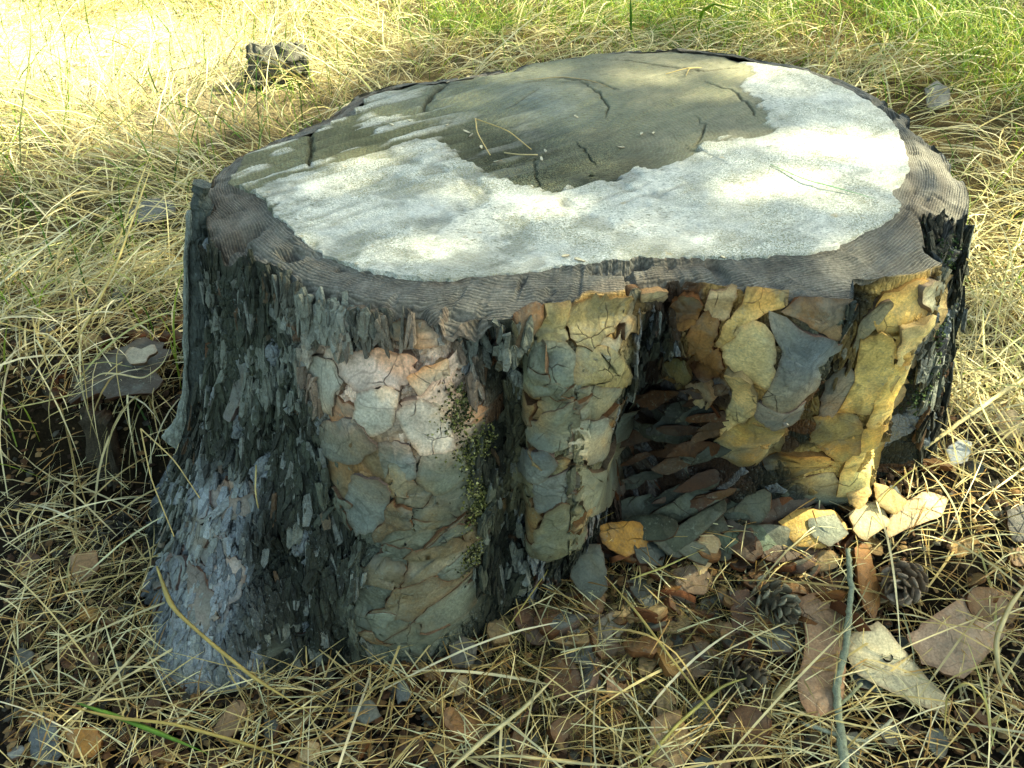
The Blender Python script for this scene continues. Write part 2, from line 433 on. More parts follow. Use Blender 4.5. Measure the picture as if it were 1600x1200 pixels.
prox0 = proxy(240, 60)
def groove(pxs, wd, dp):
    pts = [cast(prox0, a, b) for a, b in pxs]; pts = [p for p in pts if p is not None]
    if len(pts) > 1: GROOVES.append((np.array(pts), wd, dp))
groove([(712, 500), (740, 560), (765, 640), (775, 740), (770, 830), (770, 930)], .020, .045)        # between the two bark lobes
groove([(800, 560), (812, 650), (815, 760), (812, 880)], .012, .026)
groove([(1345, 430), (1328, 500), (1290, 570), (1245, 650), (1215, 725)], .013, .036)               # slanting cleft
groove([(1478, 440), (1450, 540), (1425, 610), (1405, 700), (1400, 760)], .020, .050)
groove([(1465, 330), (1475, 380), (1480, 450)], .016, .03)
groove([(1085, 560), (1050, 640), (1010, 720), (1000, 780)], .040, .105)                            # cavity filled with flakes
groove([(1110, 640), (1080, 700), (1060, 760)], .045, .09)
groove([(338, 388), (372, 368), (404, 350)], .007, .018)
groove([(1040, 470), (1010, 520), (1020, 560)], .018, .018)
groove([(470, 640), (480, 760), (520, 830), (560, 860)], .020, .018)
groove([(400, 840), (440, 900), (460, 1000)], .026, .026)
groove([(560, 840), (640, 855), (720, 860)], .006, .012)
groove([(520, 455), (545, 500), (560, 530)], .006, .014)
groove([(640, 485), (690, 520), (705, 580)], .007, .016)
groove([(860, 465), (826, 540), (820, 620)], .005, .014)
groove([(590, 560), (620, 650), (640, 780), (640, 920), (640, 1000)], .058, -.026)                               # swellings
groove([(905, 500), (905, 620), (890, 740), (880, 840)], .052, -.045)
groove([(1180, 480), (1190, 580), (1170, 680)], .040, -.020)
groove([(1410, 470), (1370, 580), (1330, 700)], .026, -.018)
groove([(350, 760), (330, 860), (300, 980), (290, 1080)], .035, -.014)
prox = proxy(520, 150)

# ------------------------------------------------------------------ the stump: bark mesh
stump = bpy.data.objects.new('tree_stump', None); COL.objects.link(stump); stump.location = (CEN[0], CEN[1], 0)
tag(stump, 'wide sawn pine stump with a white resin crusted cut face and flaking bark', 'tree stump')
def child(name, me, parent=None):
    o = obj(name, me, parent if parent is not None else stump)
    if parent is None: o.location = (-CEN[0], -CEN[1], 0)
    return o
front = np.linspace(R(-192), R(22), 1150); back = np.linspace(R(22), R(168), 230)[1:-1]
thv = np.concatenate([front, back])
NR, NS = 30, 300
sv = np.concatenate([np.linspace(0, 1, NR), 1 + np.linspace(0, 1, NS + 1)[1:] ** 1.05])
TH, S = np.meshgrid(thv, sv, indexing='ij')
P = apply_grooves(bark_base(TH, S), TH, S)
A = TH * .34; B = np.where(S > 1, P[..., 2], ZT + (1 - S) * .05)
# zones of bark, as soft discs on the surface: px, py, radius (m), kind
ZONES = [(530, 590, .05, 'pale'), (690, 600, .04, 'pale'), (590, 700, .05, 'grey'), (700, 740, .05, 'grey'), (690, 860, .05, 'grey'), (620, 1000, .06, 'grey'), (850, 850, .05, 'olive'), (850, 620, .05, 'olive'), (950, 600, .05, 'olive'), (960, 700, .04, 'olive'), (840, 740, .05, 'olive'), (260, 980, .06, 'blue'), (330, 1060, .06, 'blue'), (250, 1100, .06, 'blue'), (370, 780, .05, 'blue'), (680, 930, .05, 'grey'),
         (400, 470, .085, 'fis'), (360, 620, .09, 'fis'), (440, 620, .09, 'fis'), (470, 720, .06, 'fis'), (330, 450, .06, 'fis'), (540, 500, .05, 'fisg'), (600, 490, .05, 'fisg'), (460, 480, .05, 'fisg'),
         (450, 880, .09, 'dark'), (500, 960, .07, 'dark'), (430, 1000, .07, 'dark'), (540, 870, .05, 'dark'), (280, 780, .05, 'fis'), (270, 720, .05, 'fis'),
         (620, 620, .075, 'pale'), (560, 640, .05, 'pale'), (660, 680, .05, 'pale'), (640, 800, .09, 'grey'), (640, 930, .10, 'grey'), (560, 730, .06, 'grey'),
         (760, 560, .035, 'dark'), (770, 700, .045, 'dark'), (780, 830, .05, 'dark'), (760, 900, .05, 'dark'),
         (890, 560, .05, 'olive'), (920, 500, .05, 'ochre'), (890, 680, .06, 'olive'), (890, 790, .07, 'olive'), (1000, 560, .04, 'dark'), (1010, 510, .03, 'dark'),
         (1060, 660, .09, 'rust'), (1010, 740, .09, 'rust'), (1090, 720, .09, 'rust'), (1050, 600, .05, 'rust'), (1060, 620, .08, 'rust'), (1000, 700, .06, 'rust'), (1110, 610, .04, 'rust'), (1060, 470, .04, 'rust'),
         (1150, 500, .05, 'ochre'), (1180, 580, .06, 'ochre'), (1250, 560, .05, 'grey'), (1180, 680, .05, 'ochre'), (1290, 600, .03, 'dark'), (1330, 480, .025, 'dark'), (1240, 680, .03, 'dark'),
         (1400, 500, .05, 'yellow'), (1350, 620, .05, 'yellow'), (1320, 720, .05, 'yellow'), (1440, 600, .04, 'dark'), (1480, 500, .05, 'dark'), (1490, 420, .05, 'dark'), (1430, 690, .05, 'dark'),
         (350, 800, .06, 'blue'), (310, 920, .08, 'blue'), (290, 1040, .09, 'blue'), (360, 900, .05, 'blue')]
KCOL = dict(fis=lin(54, 59, 47), fisg=lin(106, 106, 94), dark=lin(30, 34, 24), pale=lin(214, 184, 158), grey=lin(100, 105, 90), olive=lin(112, 108, 80), ochre=lin(174, 138, 80),
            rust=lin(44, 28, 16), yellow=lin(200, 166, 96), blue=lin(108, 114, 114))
KFIS = dict(fis=1, fisg=.7, dark=.9, pale=.12, grey=.3, olive=.25, ochre=.12, rust=.5, yellow=.1, blue=.35)
flat = P.reshape(-1, 3); sf = S.ravel()
wsum = np.full(len(flat), .02); csum = np.outer(wsum, KCOL['dark']); fsum = wsum * 1.0
wx = .03 * (fbm(A * 22, B * 22, 41, 3).ravel() - .5); wz = .03 * (fbm(A * 22 + 40, B * 22, 43, 3).ravel() - .5)
warped = flat + np.stack([wx, 0 * wx, wz], -1)
for px, py, rad, kind in ZONES:
    c = cast(prox, px, py)
    if c is None: continue
    d2 = ((warped - c) ** 2).sum(1) / (rad * (.72 if KFIS[kind] < .4 else .55)) ** 2
    wgt = np.exp(-d2 * 1.4); wgt = wgt ** 1.5
    wsum += wgt; csum += wgt[:, None] * KCOL[kind]; fsum += wgt * KFIS[kind]
barkcol = csum / wsum[:, None]; fis = sstep(.30, .72, fsum / wsum); cpick = (np.arange(len(thv))[::6, None] * len(sv) + np.arange(len(sv))[::7][None]).ravel(); cpos = flat[cpick]; ccol = barkcol[cpick]; cfis = fis[cpick]
ckd = KDTree(len(cpos))
for i_, q_ in enumerate(cpos): ckd.insert(Vector(q_), i_)
ckd.balance()
def cnear(q): return ckd.find(Vector(q))[1]
side = sstep(1.0, 1.05, sf)
# fissured relief: elongated plates with cracks between, in two sizes
a_, b_ = A.ravel(), B.ravel()
wa = a_ + .016 * (fbm(a_ * 30, b_ * 12, 51, 3) - .5) + .006 * (fbm(a_ * 120, b_ * 60, 52, 2) - .5)
wb = b_ + .03 * (fbm(a_ * 25, b_ * 14, 54, 3) - .5)
f1, f2, id1 = worley(wa / .0105, wb / .046, 61)
g1, g2, id2 = worley(wa / .0052, wb / .0165, 63)
h1 = sstep(.0, .22, f2 - f1); h2 = sstep(.0, .2, g2 - g1)
rel = fis * (.0085 * (h1 - .7) + .0085 * (id1 - .5) * h1 + .0036 * (h2 - .7) + .0036 * (id2 - .5))
q1, q2, idq = worley((a_ + .02 * fbm(a_ * 40, b_ * 40, 56, 2)) / .019, (b_ + .02 * fbm(a_ * 40 + 9, b_ * 40, 57, 2)) / .023, 66)
tn = fbm(a_ * 26 + 3 * fbm(a_ * 50, b_ * 50, 55, 2), b_ * 22, 58, 3) * 11 + 1.6 * idq
tl = np.floor(tn); tfr = tn - tl; terr = tl + sstep(.86, 1.0, tfr)
tid = hsh(tl, np.floor(idq * 97), 68)
rel += (1 - fis) * (.0014 * (terr - 9.0) + .0018 * (sstep(.0, .10, q2 - q1) - .7))
rel += .0016 * (fbm(a_ * 240, b_ * 160, 59, 2) - .5) * 2
outw = np.stack([np.cos(TH.ravel()), np.sin(TH.ravel()), 0 * a_ + .12], -1)
flat = flat + outw * (rel * side)[:, None]
# cut rim: layers standing at slightly different heights
rimd = np.clip((np.hypot(P[..., 0] - CEN[0], P[..., 1] - CEN[1]) - per_interp(TH, wT, np.convolve(np.concatenate([wR[-2:], wR, wR[:2]]), np.ones(5) / 5, 'valid')) + .02), 0, .2).ravel()
rim = 1 - sstep(.93, 1.02, sf)
lay = vn((rimd + .016 * fbm(a_ * 26, a_ * 0, 81, 3)) / .006, a_ * 9, 82)
notch = sstep(.62, .72, fbm(a_ * 16, rimd * 30, 83, 3))
edge_in = sstep(0, .15, sf)
flat[:, 2] += rim * (.0036 * (lay - .5) - .010 * notch * edge_in - .0025 * edge_in + .004 * (fbm(a_ * 50, rimd * 50, 87, 4) - .5) - .006 * sstep(.66, .78, fbm(a_ * 40 + 7, rimd * 14, 88, 2)) * edge_in)
chip = sstep(.5, .72, fbm(a_ * 34, a_ * 0 + 7, 84, 3)) * sstep(.8, 1.0, sf) * (1 - sstep(1.0, 1.15, sf))
flat[:, 2] -= .015 * chip
rimbase = lin(112, 108, 98) * (.75 + .5 * fbm(a_ * 12, rimd * 60, 85, 3))[:, None]
warm = sstep(.5, .7, fbm(a_ * 8 + 3, rimd * 25, 86, 2))[:, None]
rimbase = rimbase * (1 - .25 * warm) + lin(104, 80, 58) * .25 * warm
# plates differ in tone one from the next
tone = (.66 + .68 * np.where(fis > .5, .6 * id1 + .4 * id2, tid))[:, None]
pal = sstep(.80, .9, np.where(fis > .5, id1, idq))[:, None] * np.clip(fis, 0, 1)[:, None]
barkcol = barkcol * tone; barkcol = barkcol * (1 - .55 * pal) + lin(138, 144, 146) * .55 * pal
warmk = (sstep(.12, .02, idq) * .5)[:, None]
barkcol = barkcol * (1 - warmk) + lin(118, 74, 40) * warmk
bc = barkcol * (1 - rim)[:, None] + rimbase * rim[:, None]
nv = len(sv)
F = grid_faces(len(thv), nv, True)
jrow = (np.arange(len(F)) % (nv - 1))
rimf = jrow < NR - 1
bark_me = mesh_np('bark', flat, F, [M['bark'], M['rim']], False, bc, {'rimd': rimd}, np.where(rimf, 1, 0))
child('bark', bark_me)

# ------------------------------------------------------------------ the stump: cut face
NTW, NRW = 1000, 250
tw = np.linspace(-math.pi, math.pi, NTW, endpoint=False); rw = np.linspace(0.002, 1, NRW) ** .8
TW, RW = np.meshgrid(tw, rw, indexing='ij')
rad = RW * wood_r(TW)
X = CEN[0] + rad * np.cos(TW); Y = CEN[1] + rad * np.sin(TW)
def plan(pxs, z=ZT): return np.array([at_z(a, b, z)[:2] for a, b in pxs])
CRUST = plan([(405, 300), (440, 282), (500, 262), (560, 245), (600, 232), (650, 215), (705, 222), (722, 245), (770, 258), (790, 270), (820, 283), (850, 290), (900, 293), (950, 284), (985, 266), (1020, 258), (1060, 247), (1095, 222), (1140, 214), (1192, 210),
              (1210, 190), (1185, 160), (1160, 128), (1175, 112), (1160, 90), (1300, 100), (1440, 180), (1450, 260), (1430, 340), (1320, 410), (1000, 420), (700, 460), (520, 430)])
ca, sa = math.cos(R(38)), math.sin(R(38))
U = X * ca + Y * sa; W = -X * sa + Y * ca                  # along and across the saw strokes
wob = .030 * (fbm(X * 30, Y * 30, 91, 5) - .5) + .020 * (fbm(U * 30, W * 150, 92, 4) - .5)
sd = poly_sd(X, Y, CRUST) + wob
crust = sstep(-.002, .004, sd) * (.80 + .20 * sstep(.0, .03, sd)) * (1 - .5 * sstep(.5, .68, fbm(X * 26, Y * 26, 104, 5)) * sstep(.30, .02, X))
streak = fbm(U * 14, W * 120, 93, 4)
def disc(px, py, r): c = at_z(px, py, ZT)[:2]; return np.exp(-((X - c[0]) ** 2 + (Y - c[1]) ** 2) / r ** 2)
dashes = sstep(.56, .66, fbm(U * 16, W * 90, 94, 3)) * np.clip(disc(480, 225, .16) * 1.3 + disc(420, 255, .12), 0, 1)
crust = np.clip(np.maximum(crust, dashes * .85), 0, 1)
crust = crust * (1 - .38 * sstep(.56, .78, streak) * sstep(.0, .09, .13 - sd) * sstep(.40, .56, fbm(X * 20, Y * 20, 95, 3)))
heart = np.broadcast_to(lin(110, 112, 98), X.shape + (3,)).copy()
def blend(c, k): global heart; heart = heart * (1 - k[..., None]) + c * k[..., None]
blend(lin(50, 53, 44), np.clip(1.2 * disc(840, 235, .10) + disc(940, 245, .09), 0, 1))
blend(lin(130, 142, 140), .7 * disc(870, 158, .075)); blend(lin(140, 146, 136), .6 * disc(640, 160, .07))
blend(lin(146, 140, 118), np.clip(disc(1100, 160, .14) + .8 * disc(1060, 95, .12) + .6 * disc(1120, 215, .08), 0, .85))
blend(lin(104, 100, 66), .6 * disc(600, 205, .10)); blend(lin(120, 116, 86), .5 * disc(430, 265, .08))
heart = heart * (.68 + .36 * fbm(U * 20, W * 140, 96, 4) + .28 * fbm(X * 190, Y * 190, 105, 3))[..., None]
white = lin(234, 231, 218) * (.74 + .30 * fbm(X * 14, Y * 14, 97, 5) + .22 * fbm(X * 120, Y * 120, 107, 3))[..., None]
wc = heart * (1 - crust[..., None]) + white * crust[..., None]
# relief: saw steps, dished heartwood, crust edge standing proud, checks
Z = ZT + (.0007 + .0014 * (1 - crust)) * (fbm(U * 12, W * 75, 98, 4) - .5) * 2 + .0012 * (fbm(X * 120, Y * 120, 99, 3) - .5)
Z += .0022 * crust - .010 * np.clip(disc(860, 225, .13) + .6 * disc(980, 235, .10), 0, 1) * (1 - crust)
stepz = disc(500, 200, .22) * (1 - .7 * crust)
sw = (W + .01 * fbm(U * 10, W * 10, 100, 2)) / .021
Z += stepz * .008 * (np.abs((sw % 1) - .5) * 2 - .5)
Z += -.010 * sstep(.0, .08, (CEN[1] + .13) - Y) * 0 + .006 * disc(900, 120, .12)
Z -= .006 * sstep(.93, 1.0, RW) * sstep(.3, .9, np.sin(TW)) * vn(TW * 12, TW * 0, 102)
CRACKS = [([(700, 128), (682, 140), (665, 158), (660, 174)], .0042, .016), ([(905, 132), (935, 146), (950, 165), (946, 178)], .0016, .007), ([(834, 235), (838, 262), (848, 300)], .0014, .006),
          ([(900, 210), (920, 228), (930, 242)], .0013, .006), ([(1100, 128), (1150, 145), (1172, 165), (1180, 180)], .0018, .008),
          ([(1215, 190), (1260, 205), (1330, 215), (1420, 224)], .0010, .004), ([(820, 132), (880, 127), (940, 134), (965, 143)], .0022, .007), ([(790, 168), (812, 155), (840, 142)], .0016, .005),
          ([(484, 208), (486, 235), (482, 262)], .0034, .014), ([(1085, 180), (1102, 192), (1095, 212), (1080, 225)], .0012, .005), ([(960, 98), (1040, 104), (1100, 112), (1150, 108)], .002, .006), ([(1050, 205), (1090, 232), (1140, 262)], .0010, .003)]
XY = np.stack([X, Y], -1).reshape(-1, 2); Zf = Z.ravel(); wcf = wc.reshape(-1, 3)
dirt = lin(52, 38, 26)
for pts, wd, dp in CRACKS:
    pl = plan(pts); k = np.all((XY > pl.min(0) - .03) & (XY < pl.max(0) + .03), axis=1)
    wd = wd * .72; jit = .005 * (fbm(XY[k, 0] * 150, XY[k, 1] * 150, 103, 2) - .5)
    d, al = seg_dist(XY[k] + jit[:, None], pl)
    f = np.exp(-(d / wd) ** 2) * np.sqrt(np.clip(np.sin(math.pi * np.clip(al, .04, .96)), 0, 1))
    Zf[k] -= dp * .75 * f; kd = .8 * min(1, wd / .002) * f[:, None]; wcf[k] = wcf[k] * (1 - kd) + dirt * kd
ringd = np.hypot(X - at_z(930, 215, ZT)[0], (Y - at_z(930, 215, ZT)[1])).ravel()
V = np.stack([X.ravel(), Y.ravel(), Zf], -1)
Fw = grid_faces(NTW, NRW, True)
# close the middle and drop a skirt under the edge
cidx = len(V); V = np.vstack([V, [CEN[0], CEN[1], ZT - .004]])
inner = np.arange(NTW) * NRW; tri = np.stack([np.full(NTW, cidx), inner, np.roll(inner, -1)], -1)
outer = np.arange(NTW) * NRW + NRW - 1; sk0 = len(V)
sk = V[outer].copy(); sk[:, 2] = ZT - .05; V = np.vstack([V, sk]); ski = sk0 + np.arange(NTW)
skf = np.stack([outer, np.roll(outer, -1), np.roll(ski, -1), ski], -1)
wcf = np.vstack([wcf, lin(88, 92, 72)[None], wcf[outer]])
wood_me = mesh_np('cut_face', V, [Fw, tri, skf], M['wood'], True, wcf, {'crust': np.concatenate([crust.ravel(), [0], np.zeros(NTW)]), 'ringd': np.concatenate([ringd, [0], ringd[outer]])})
child('cut_face', wood_me)
wood_tree = BVHTree.FromPolygons([tuple(v) for v in V], [tuple(int(i) for i in f) for f in np.vstack([Fw[::1]])])
def on_wood(px, py, dz=.001):
    h = wood_tree.ray_cast(Vector((0, 0, HC)), Vector(ray(px, py)).normalized())
    p = np.array(h[0]) if h[0] is not None else at_z(px, py, ZT)
    return p + np.array([0, 0, dz])

# ------------------------------------------------------------------ bark plates
def smooth_loop(P, n, jag, seed, sub=True):
    """closed outline resampled to n points with ragged edges (points in 3-D)"""
    P = np.asarray(P, float); m = len(P); out = []
    L = np.linalg.norm(np.roll(P, -1, 0) - P, axis=1); cum = np.concatenate([[0], np.cumsum(L)])
    for s in np.linspace(0, cum[-1], n, endpoint=False):
        i = int(np.searchsorted(cum, s, 'right') - 1); i = min(i, m - 1); t = (s - cum[i]) / max(L[i], 1e-9)
        p0, p1, p2, p3 = P[i - 1], P[i], P[(i + 1) % m], P[(i + 2) % m]
        cr = .5 * ((2 * p1) + (-p0 + p2) * t + (2 * p0 - 5 * p1 + 4 * p2 - p3) * t * t + (-p0 + 3 * p1 - 3 * p2 + p3) * t ** 3)
        out.append(.30 * cr + .70 * (p1 * (1 - t) + p2 * t))
    out = np.array(out); c = out.mean(0); size = np.linalg.norm(out - c, axis=1).mean()
    r = np.random.default_rng(seed)
    j = r.normal(0, 1, n) * .55 + np.repeat(r.normal(0, 1, (n + 2) // 3), 3)[:n] * .8 + np.repeat(r.normal(0, 1, (n + 6) // 7), 7)[:n] * .9
    out = c + (out - c) * (1 + jag * j)[:, None]
    return out
def plate_mesh(name, loop, snap, thick, seed, curl=.002, film=.6, lift=0.0, both=False):
    """a scale of bark: ragged outline, flat slightly warped face, broken side walls. snap(p) -> (point, normal)"""
    n = len(loop); c = loop.mean(0); r = np.random.default_rng(seed)
    scs = [1.0, .84, .45]
    _, cn = snap(c)
    t1 = np.cross(cn, [0.03, .02, 1.0]); t1 = t1 / (np.linalg.norm(t1) + 1e-9); t2 = np.cross(cn, t1)
    size = np.linalg.norm(loop - c, axis=1).mean()
    ang = r.uniform(0, 6.28); gdir = (t1 * math.cos(ang) + t2 * math.sin(ang)) / max(size, 1e-4)
    tilt = r.uniform(0, curl); wv = r.uniform(-.6, .6, 3) * .0016
    def off(p):
        x = float((p - c) @ gdir); u = float((p - c) @ t1) / size; v = float((p - c) @ t2) / size
        return thick + tilt * max(0, x) ** 2 + wv[0] * u * v + wv[1] * u * u + wv[2] * math.sin(2.5 * v + ang) + lift
    rings = []; e = []
    for k in scs:
        ring = []
        for i in range(n):
            p = c + (loop[i] - c) * k; q, nn = snap(p)
            ring.append(q + nn * (off(p) - (thick * .22 * r.random() if k == 1.0 else 0)))
        rings.append(np.array(ring)); e.append(np.full(n, k))
    low = []; j = r.uniform(.0, .10, n)
    for i in range(n):
        q, nn = snap(loop[i]); low.append(q + nn * ((off(loop[i]) - thick - .0012) if both else -.005) + (c - loop[i]) * j[i])
    q, nn = snap(c)
    V = np.vstack([np.array(low), rings[0]] + rings + [[q + nn * off(c)]])
    F = []; mi = []; idx = np.arange(n); nx = np.roll(idx, -1)
    F.append(np.stack([idx, nx, n + nx, n + idx], -1)); mi += [1] * n
    for a in range(2, 1 + len(scs)):
        F.append(np.stack([a * n + idx, a * n + nx, (a + 1) * n + nx, (a + 1) * n + idx], -1)); mi += [0] * n
    F4 = np.vstack(F); last = (1 + len(scs)) * n
    T = np.stack([last + idx, last + nx, np.full(n, len(V) - 1)], -1); mi += [0] * n
    edge = np.concatenate([np.full(2 * n, 1.0)] + e + [[0.0]])
    if both:
        V = np.vstack([V, [q + nn * (off(c) - thick)]]); edge = np.append(edge, 0.0)
        T = np.vstack([T, np.stack([nx, idx, np.full(n, len(V) - 1)], -1)]); mi += [0] * n
    v0, v1, v2 = V[T[0][0]], V[T[0][1]], V[T[0][2]]
    if np.dot(np.cross(v1 - v0, v2 - v0), cn) < 0: F4 = F4[:, ::-1]; T = T[:, ::-1]
    me = mesh_np(name, V, [F4, T], [M['plate'], M['edge']], True, None, {'edge': edge, 'film': np.full(len(V), film)}, mi)
    return me
def unit0(v): v = np.asarray(v, float); return v / (np.linalg.norm(v) + 1e-12)
def fsnap(c, n, ax, kappa):
    n = unit0(n); ax = unit0(ax - n * (ax @ n))
    def f(p):
        d = p - c; u = float(d @ ax)
        return p - n * (d @ n) - n * (.5 * kappa * u * u), unit0(n + kappa * u * ax)
    return f
def snap_stump(p):
    h = prox.find_nearest(Vector(p)); q = np.array(h[0]); nn = np.array(h[1])
    if nn @ np.array([q[0] - CEN[0], q[1] - CEN[1], .05]) < 0: nn = -nn
    return q, nn
n_plates = 0
PLATE_SPOTS = []
def stump_plate(loop3d, color, thick, seed, jag=.05, curl=.003, film=.6, n=30, mixf=.15):
    global n_plates
    me = plate_mesh('bark_plate', smooth_loop(loop3d, n, jag, seed), snap_stump, thick, seed, curl, film)
    vv = np.empty(len(me.vertices) * 3, np.float32); me.vertices.foreach_get('co', vv); vv = vv.reshape(-1, 3)
    cf_ = col_field(vv); tn_ = cf_ / (cf_.mean(0) + 1e-6)
    cc = np.asarray(color) * (.45 + .55 * np.clip(tn_, .5, 1.7)) * (1 - mixf) + mixf * cf_
    at_ = me.color_attributes.new('Col', 'FLOAT_COLOR', 'POINT'); c4 = np.ones((len(vv), 4), np.float32); c4[:, :3] = cc; at_.data.foreach_set('color', c4.ravel())
    me.materials[0] = M['gplate']
    o = child('bark_plate', me); o.color = (*[float(c) for c in color], 1); n_plates += 1
    return o
PAL = dict(blue=lin(110, 116, 112), bluel=lin(128, 134, 136), cream=lin(224, 206, 150), ochre=lin(206, 172, 102), yellow=lin(226, 198, 120), brown=lin(120, 88, 52), olive=lin(146, 132, 84), tan=lin(190, 164, 122),
           rust=lin(112, 74, 40), gro=lin(104, 108, 88), grg=lin(128, 130, 110), grl=lin(158, 158, 138), pink=lin(222, 188, 162), pale=lin(210, 204, 182), grey=lin(124, 128, 120), grp=lin(168, 158, 150), org=lin(176, 124, 92), dgr=lin(82, 86, 68))
TRACED = [  # outline in the photograph, colour, thickness (mm)
 ([(1205,490),(1245,508),(1300,530),(1303,555),(1265,608),(1228,640),(1195,618),(1215,580),(1221,545),(1207,515)],'blue',9),
 ([(1190,625),(1228,642),(1252,625),(1240,655),(1205,668),(1182,650)],'blue',7),
 ([(1128,535),(1150,515),(1178,506),(1205,515),(1220,545),(1212,575),(1200,605),(1172,592),(1140,572),(1126,552)],'cream',6),
 ([(1158,470),(1165,450),(1232,458),(1224,478),(1195,490),(1165,512),(1130,535),(1124,520),(1145,495)],'ochre',8),
 ([(1236,466),(1330,472),(1326,497),(1306,527),(1260,505),(1218,486)],'brown',6),
 ([(1138,578),(1165,578),(1186,612),(1180,642),(1150,662),(1128,692),(1124,672),(1147,622)],'cream',8),
 ([(1150,662),(1186,642),(1226,668),(1220,702),(1180,718),(1130,706),(1118,694)],'olive',7),
 ([(1402,452),(1440,432),(1474,430),(1462,500),(1442,540),(1416,562),(1396,550),(1402,522),(1378,520),(1372,498)],'ochre',7),
 ([(1346,522),(1376,500),(1402,520),(1396,560),(1402,584),(1362,650),(1330,646),(1308,640),(1334,590)],'yellow',9),
 ([(1402,566),(1416,602),(1392,642),(1350,658),(1372,612)],'yellow',12),
 ([(1274,652),(1310,643),(1346,656),(1336,702),(1314,718),(1284,702),(1262,682)],'olive',7),
 ([(1336,672),(1370,652),(1384,662),(1366,742),(1342,772),(1308,766),(1320,722)],'yellow',9),
 ([(1290,592),(1322,568),(1336,590),(1310,642),(1278,648)],'blue',6),
 ([(1345,500),(1372,470),(1388,470),(1375,500),(1340,540),(1325,560)],'grg',6),
 ([(1430,440),(1462,436),(1470,470),(1456,492),(1436,480)],'grl',10),
 ([(1408,505),(1440,500),(1448,530),(1420,572),(1402,582)],'cream',12),
 ([(1108,452),(1150,450),(1142,492),(1114,502),(1100,482)],'tan',7),
 ([(1074,522),(1100,490),(1126,502),(1116,542),(1080,562)],'brown',7),
 ([(1044,562),(1074,560),(1082,592),(1062,607),(1044,586)],'olive',8),
 ([(1098,547),(1126,542),(1132,572),(1116,588),(1094,572)],'rust',6),
 ([(1080,602),(1108,590),(1122,618),(1102,642),(1080,628)],'tan',14),
 ([(1050,470),(1080,455),(1098,470),(1086,505),(1056,512)],'brown',8),
 ([(828,542),(880,533),(902,560),(886,602),(850,612),(824,592)],'gro',9),
 ([(888,480),(930,462),(985,456),(974,492),(946,530),(925,552),(900,548),(882,510)],'olive',5),
 ([(900,545),(940,540),(968,560),(985,592),(972,602),(930,598),(895,598)],'olive',5),
 ([(895,606),(930,600),(965,604),(975,642),(930,652),(890,642)],'grg',7),
 ([(968,532),(1036,560),(1040,592),(1012,602),(986,642),(966,602)],'gro',10),
 ([(850,642),(890,622),(902,652),(890,692),(850,702),(828,672)],'grg',9),
 ([(895,652),(950,652),(946,702),(920,722),(888,702)],'grl',6),
 ([(946,660),(988,648),(970,706),(952,762),(940,720)],'grg',8),
 ([(824,702),(850,697),(872,722),(850,748),(824,738)],'blue',12),
 ([(838,745),(890,727),(902,752),(872,792),(838,792)],'blue',9),
 ([(895,724),(950,718),(946,790),(916,802),(893,772)],'grg',8),
 ([(868,784),(912,782),(906,842),(852,872),(838,832)],'gro',7),
 ([(804,492),(842,470),(842,502),(816,552),(798,532)],'rust',5),
 ([(850,480),(890,470),(880,510),(886,535),(840,540),(838,510)],'olive',6),
 ([(522,557),(560,545),(600,540),(642,560),(662,590),(626,612),(600,602),(560,612),(540,592)],'pink',6),
 ([(560,614),(600,604),(622,618),(616,662),(576,682),(553,652)],'pale',8),
 ([(640,592),(690,563),(707,602),(701,642),(660,627)],'tan',6),
 ([(620,642),(656,622),(701,650),(707,692),(660,702),(640,682)],'pale',9),
 ([(480,562),(520,556),(537,602),(521,642),(484,622)],'grl',7),
 ([(500,662),(553,652),(582,692),(562,722),(508,712)],'grey',7),
 ([(590,692),(640,690),(652,742),(600,752)],'grey',6),
 ([(660,704),(716,692),(727,742),(690,772),(653,752)],'grg',7),
 ([(556,742),(610,752),(606,812),(560,832),(540,790)],'grey',6),
 ([(334,884),(370,866),(390,886),(376,932),(340,947),(328,912)],'grp',11),
 ([(374,540),(386,535),(388,582),(372,652),(360,642),(368,592)],'bluel',10),
 ([(316,740),(328,745),(330,800),(318,810)],'bluel',10),
 ([(525,490),(560,480),(600,492),(590,520),(540,522)],'grl',6),
 ([(610,500),(660,500),(690,530),(650,540),(610,525)],'gro',6),
 ([(470,690),(505,680),(495,740),(470,750)],'bluel',8),
 ([(1000,455),(1040,450),(1030,475),(1000,490)],'tan',6)]
def surf(th, t):
    """point and outward normal on the stump side (t from rim to foot)"""
    th = np.asarray(th, float); t = np.clip(np.asarray(t, float), 0.0, 1.0)
    f = lambda x, y: apply_grooves(bark_base(x, 1 + y), x, 1 + y)
    p = f(th, t); e1 = f(th + .02, t) - f(th - .02, t); e2 = f(th, np.minimum(t + .015, 1)) - f(th, np.maximum(t - .015, 0))
    n = np.cross(e2, e1); n /= np.linalg.norm(n, axis=-1, keepdims=True) + 1e-12
    o = np.stack([np.cos(th), np.sin(th), 0 * th], -1); sg = np.sign((n * o).sum(-1)); n *= np.where(sg == 0, 1, sg)[..., None]
    return p, n
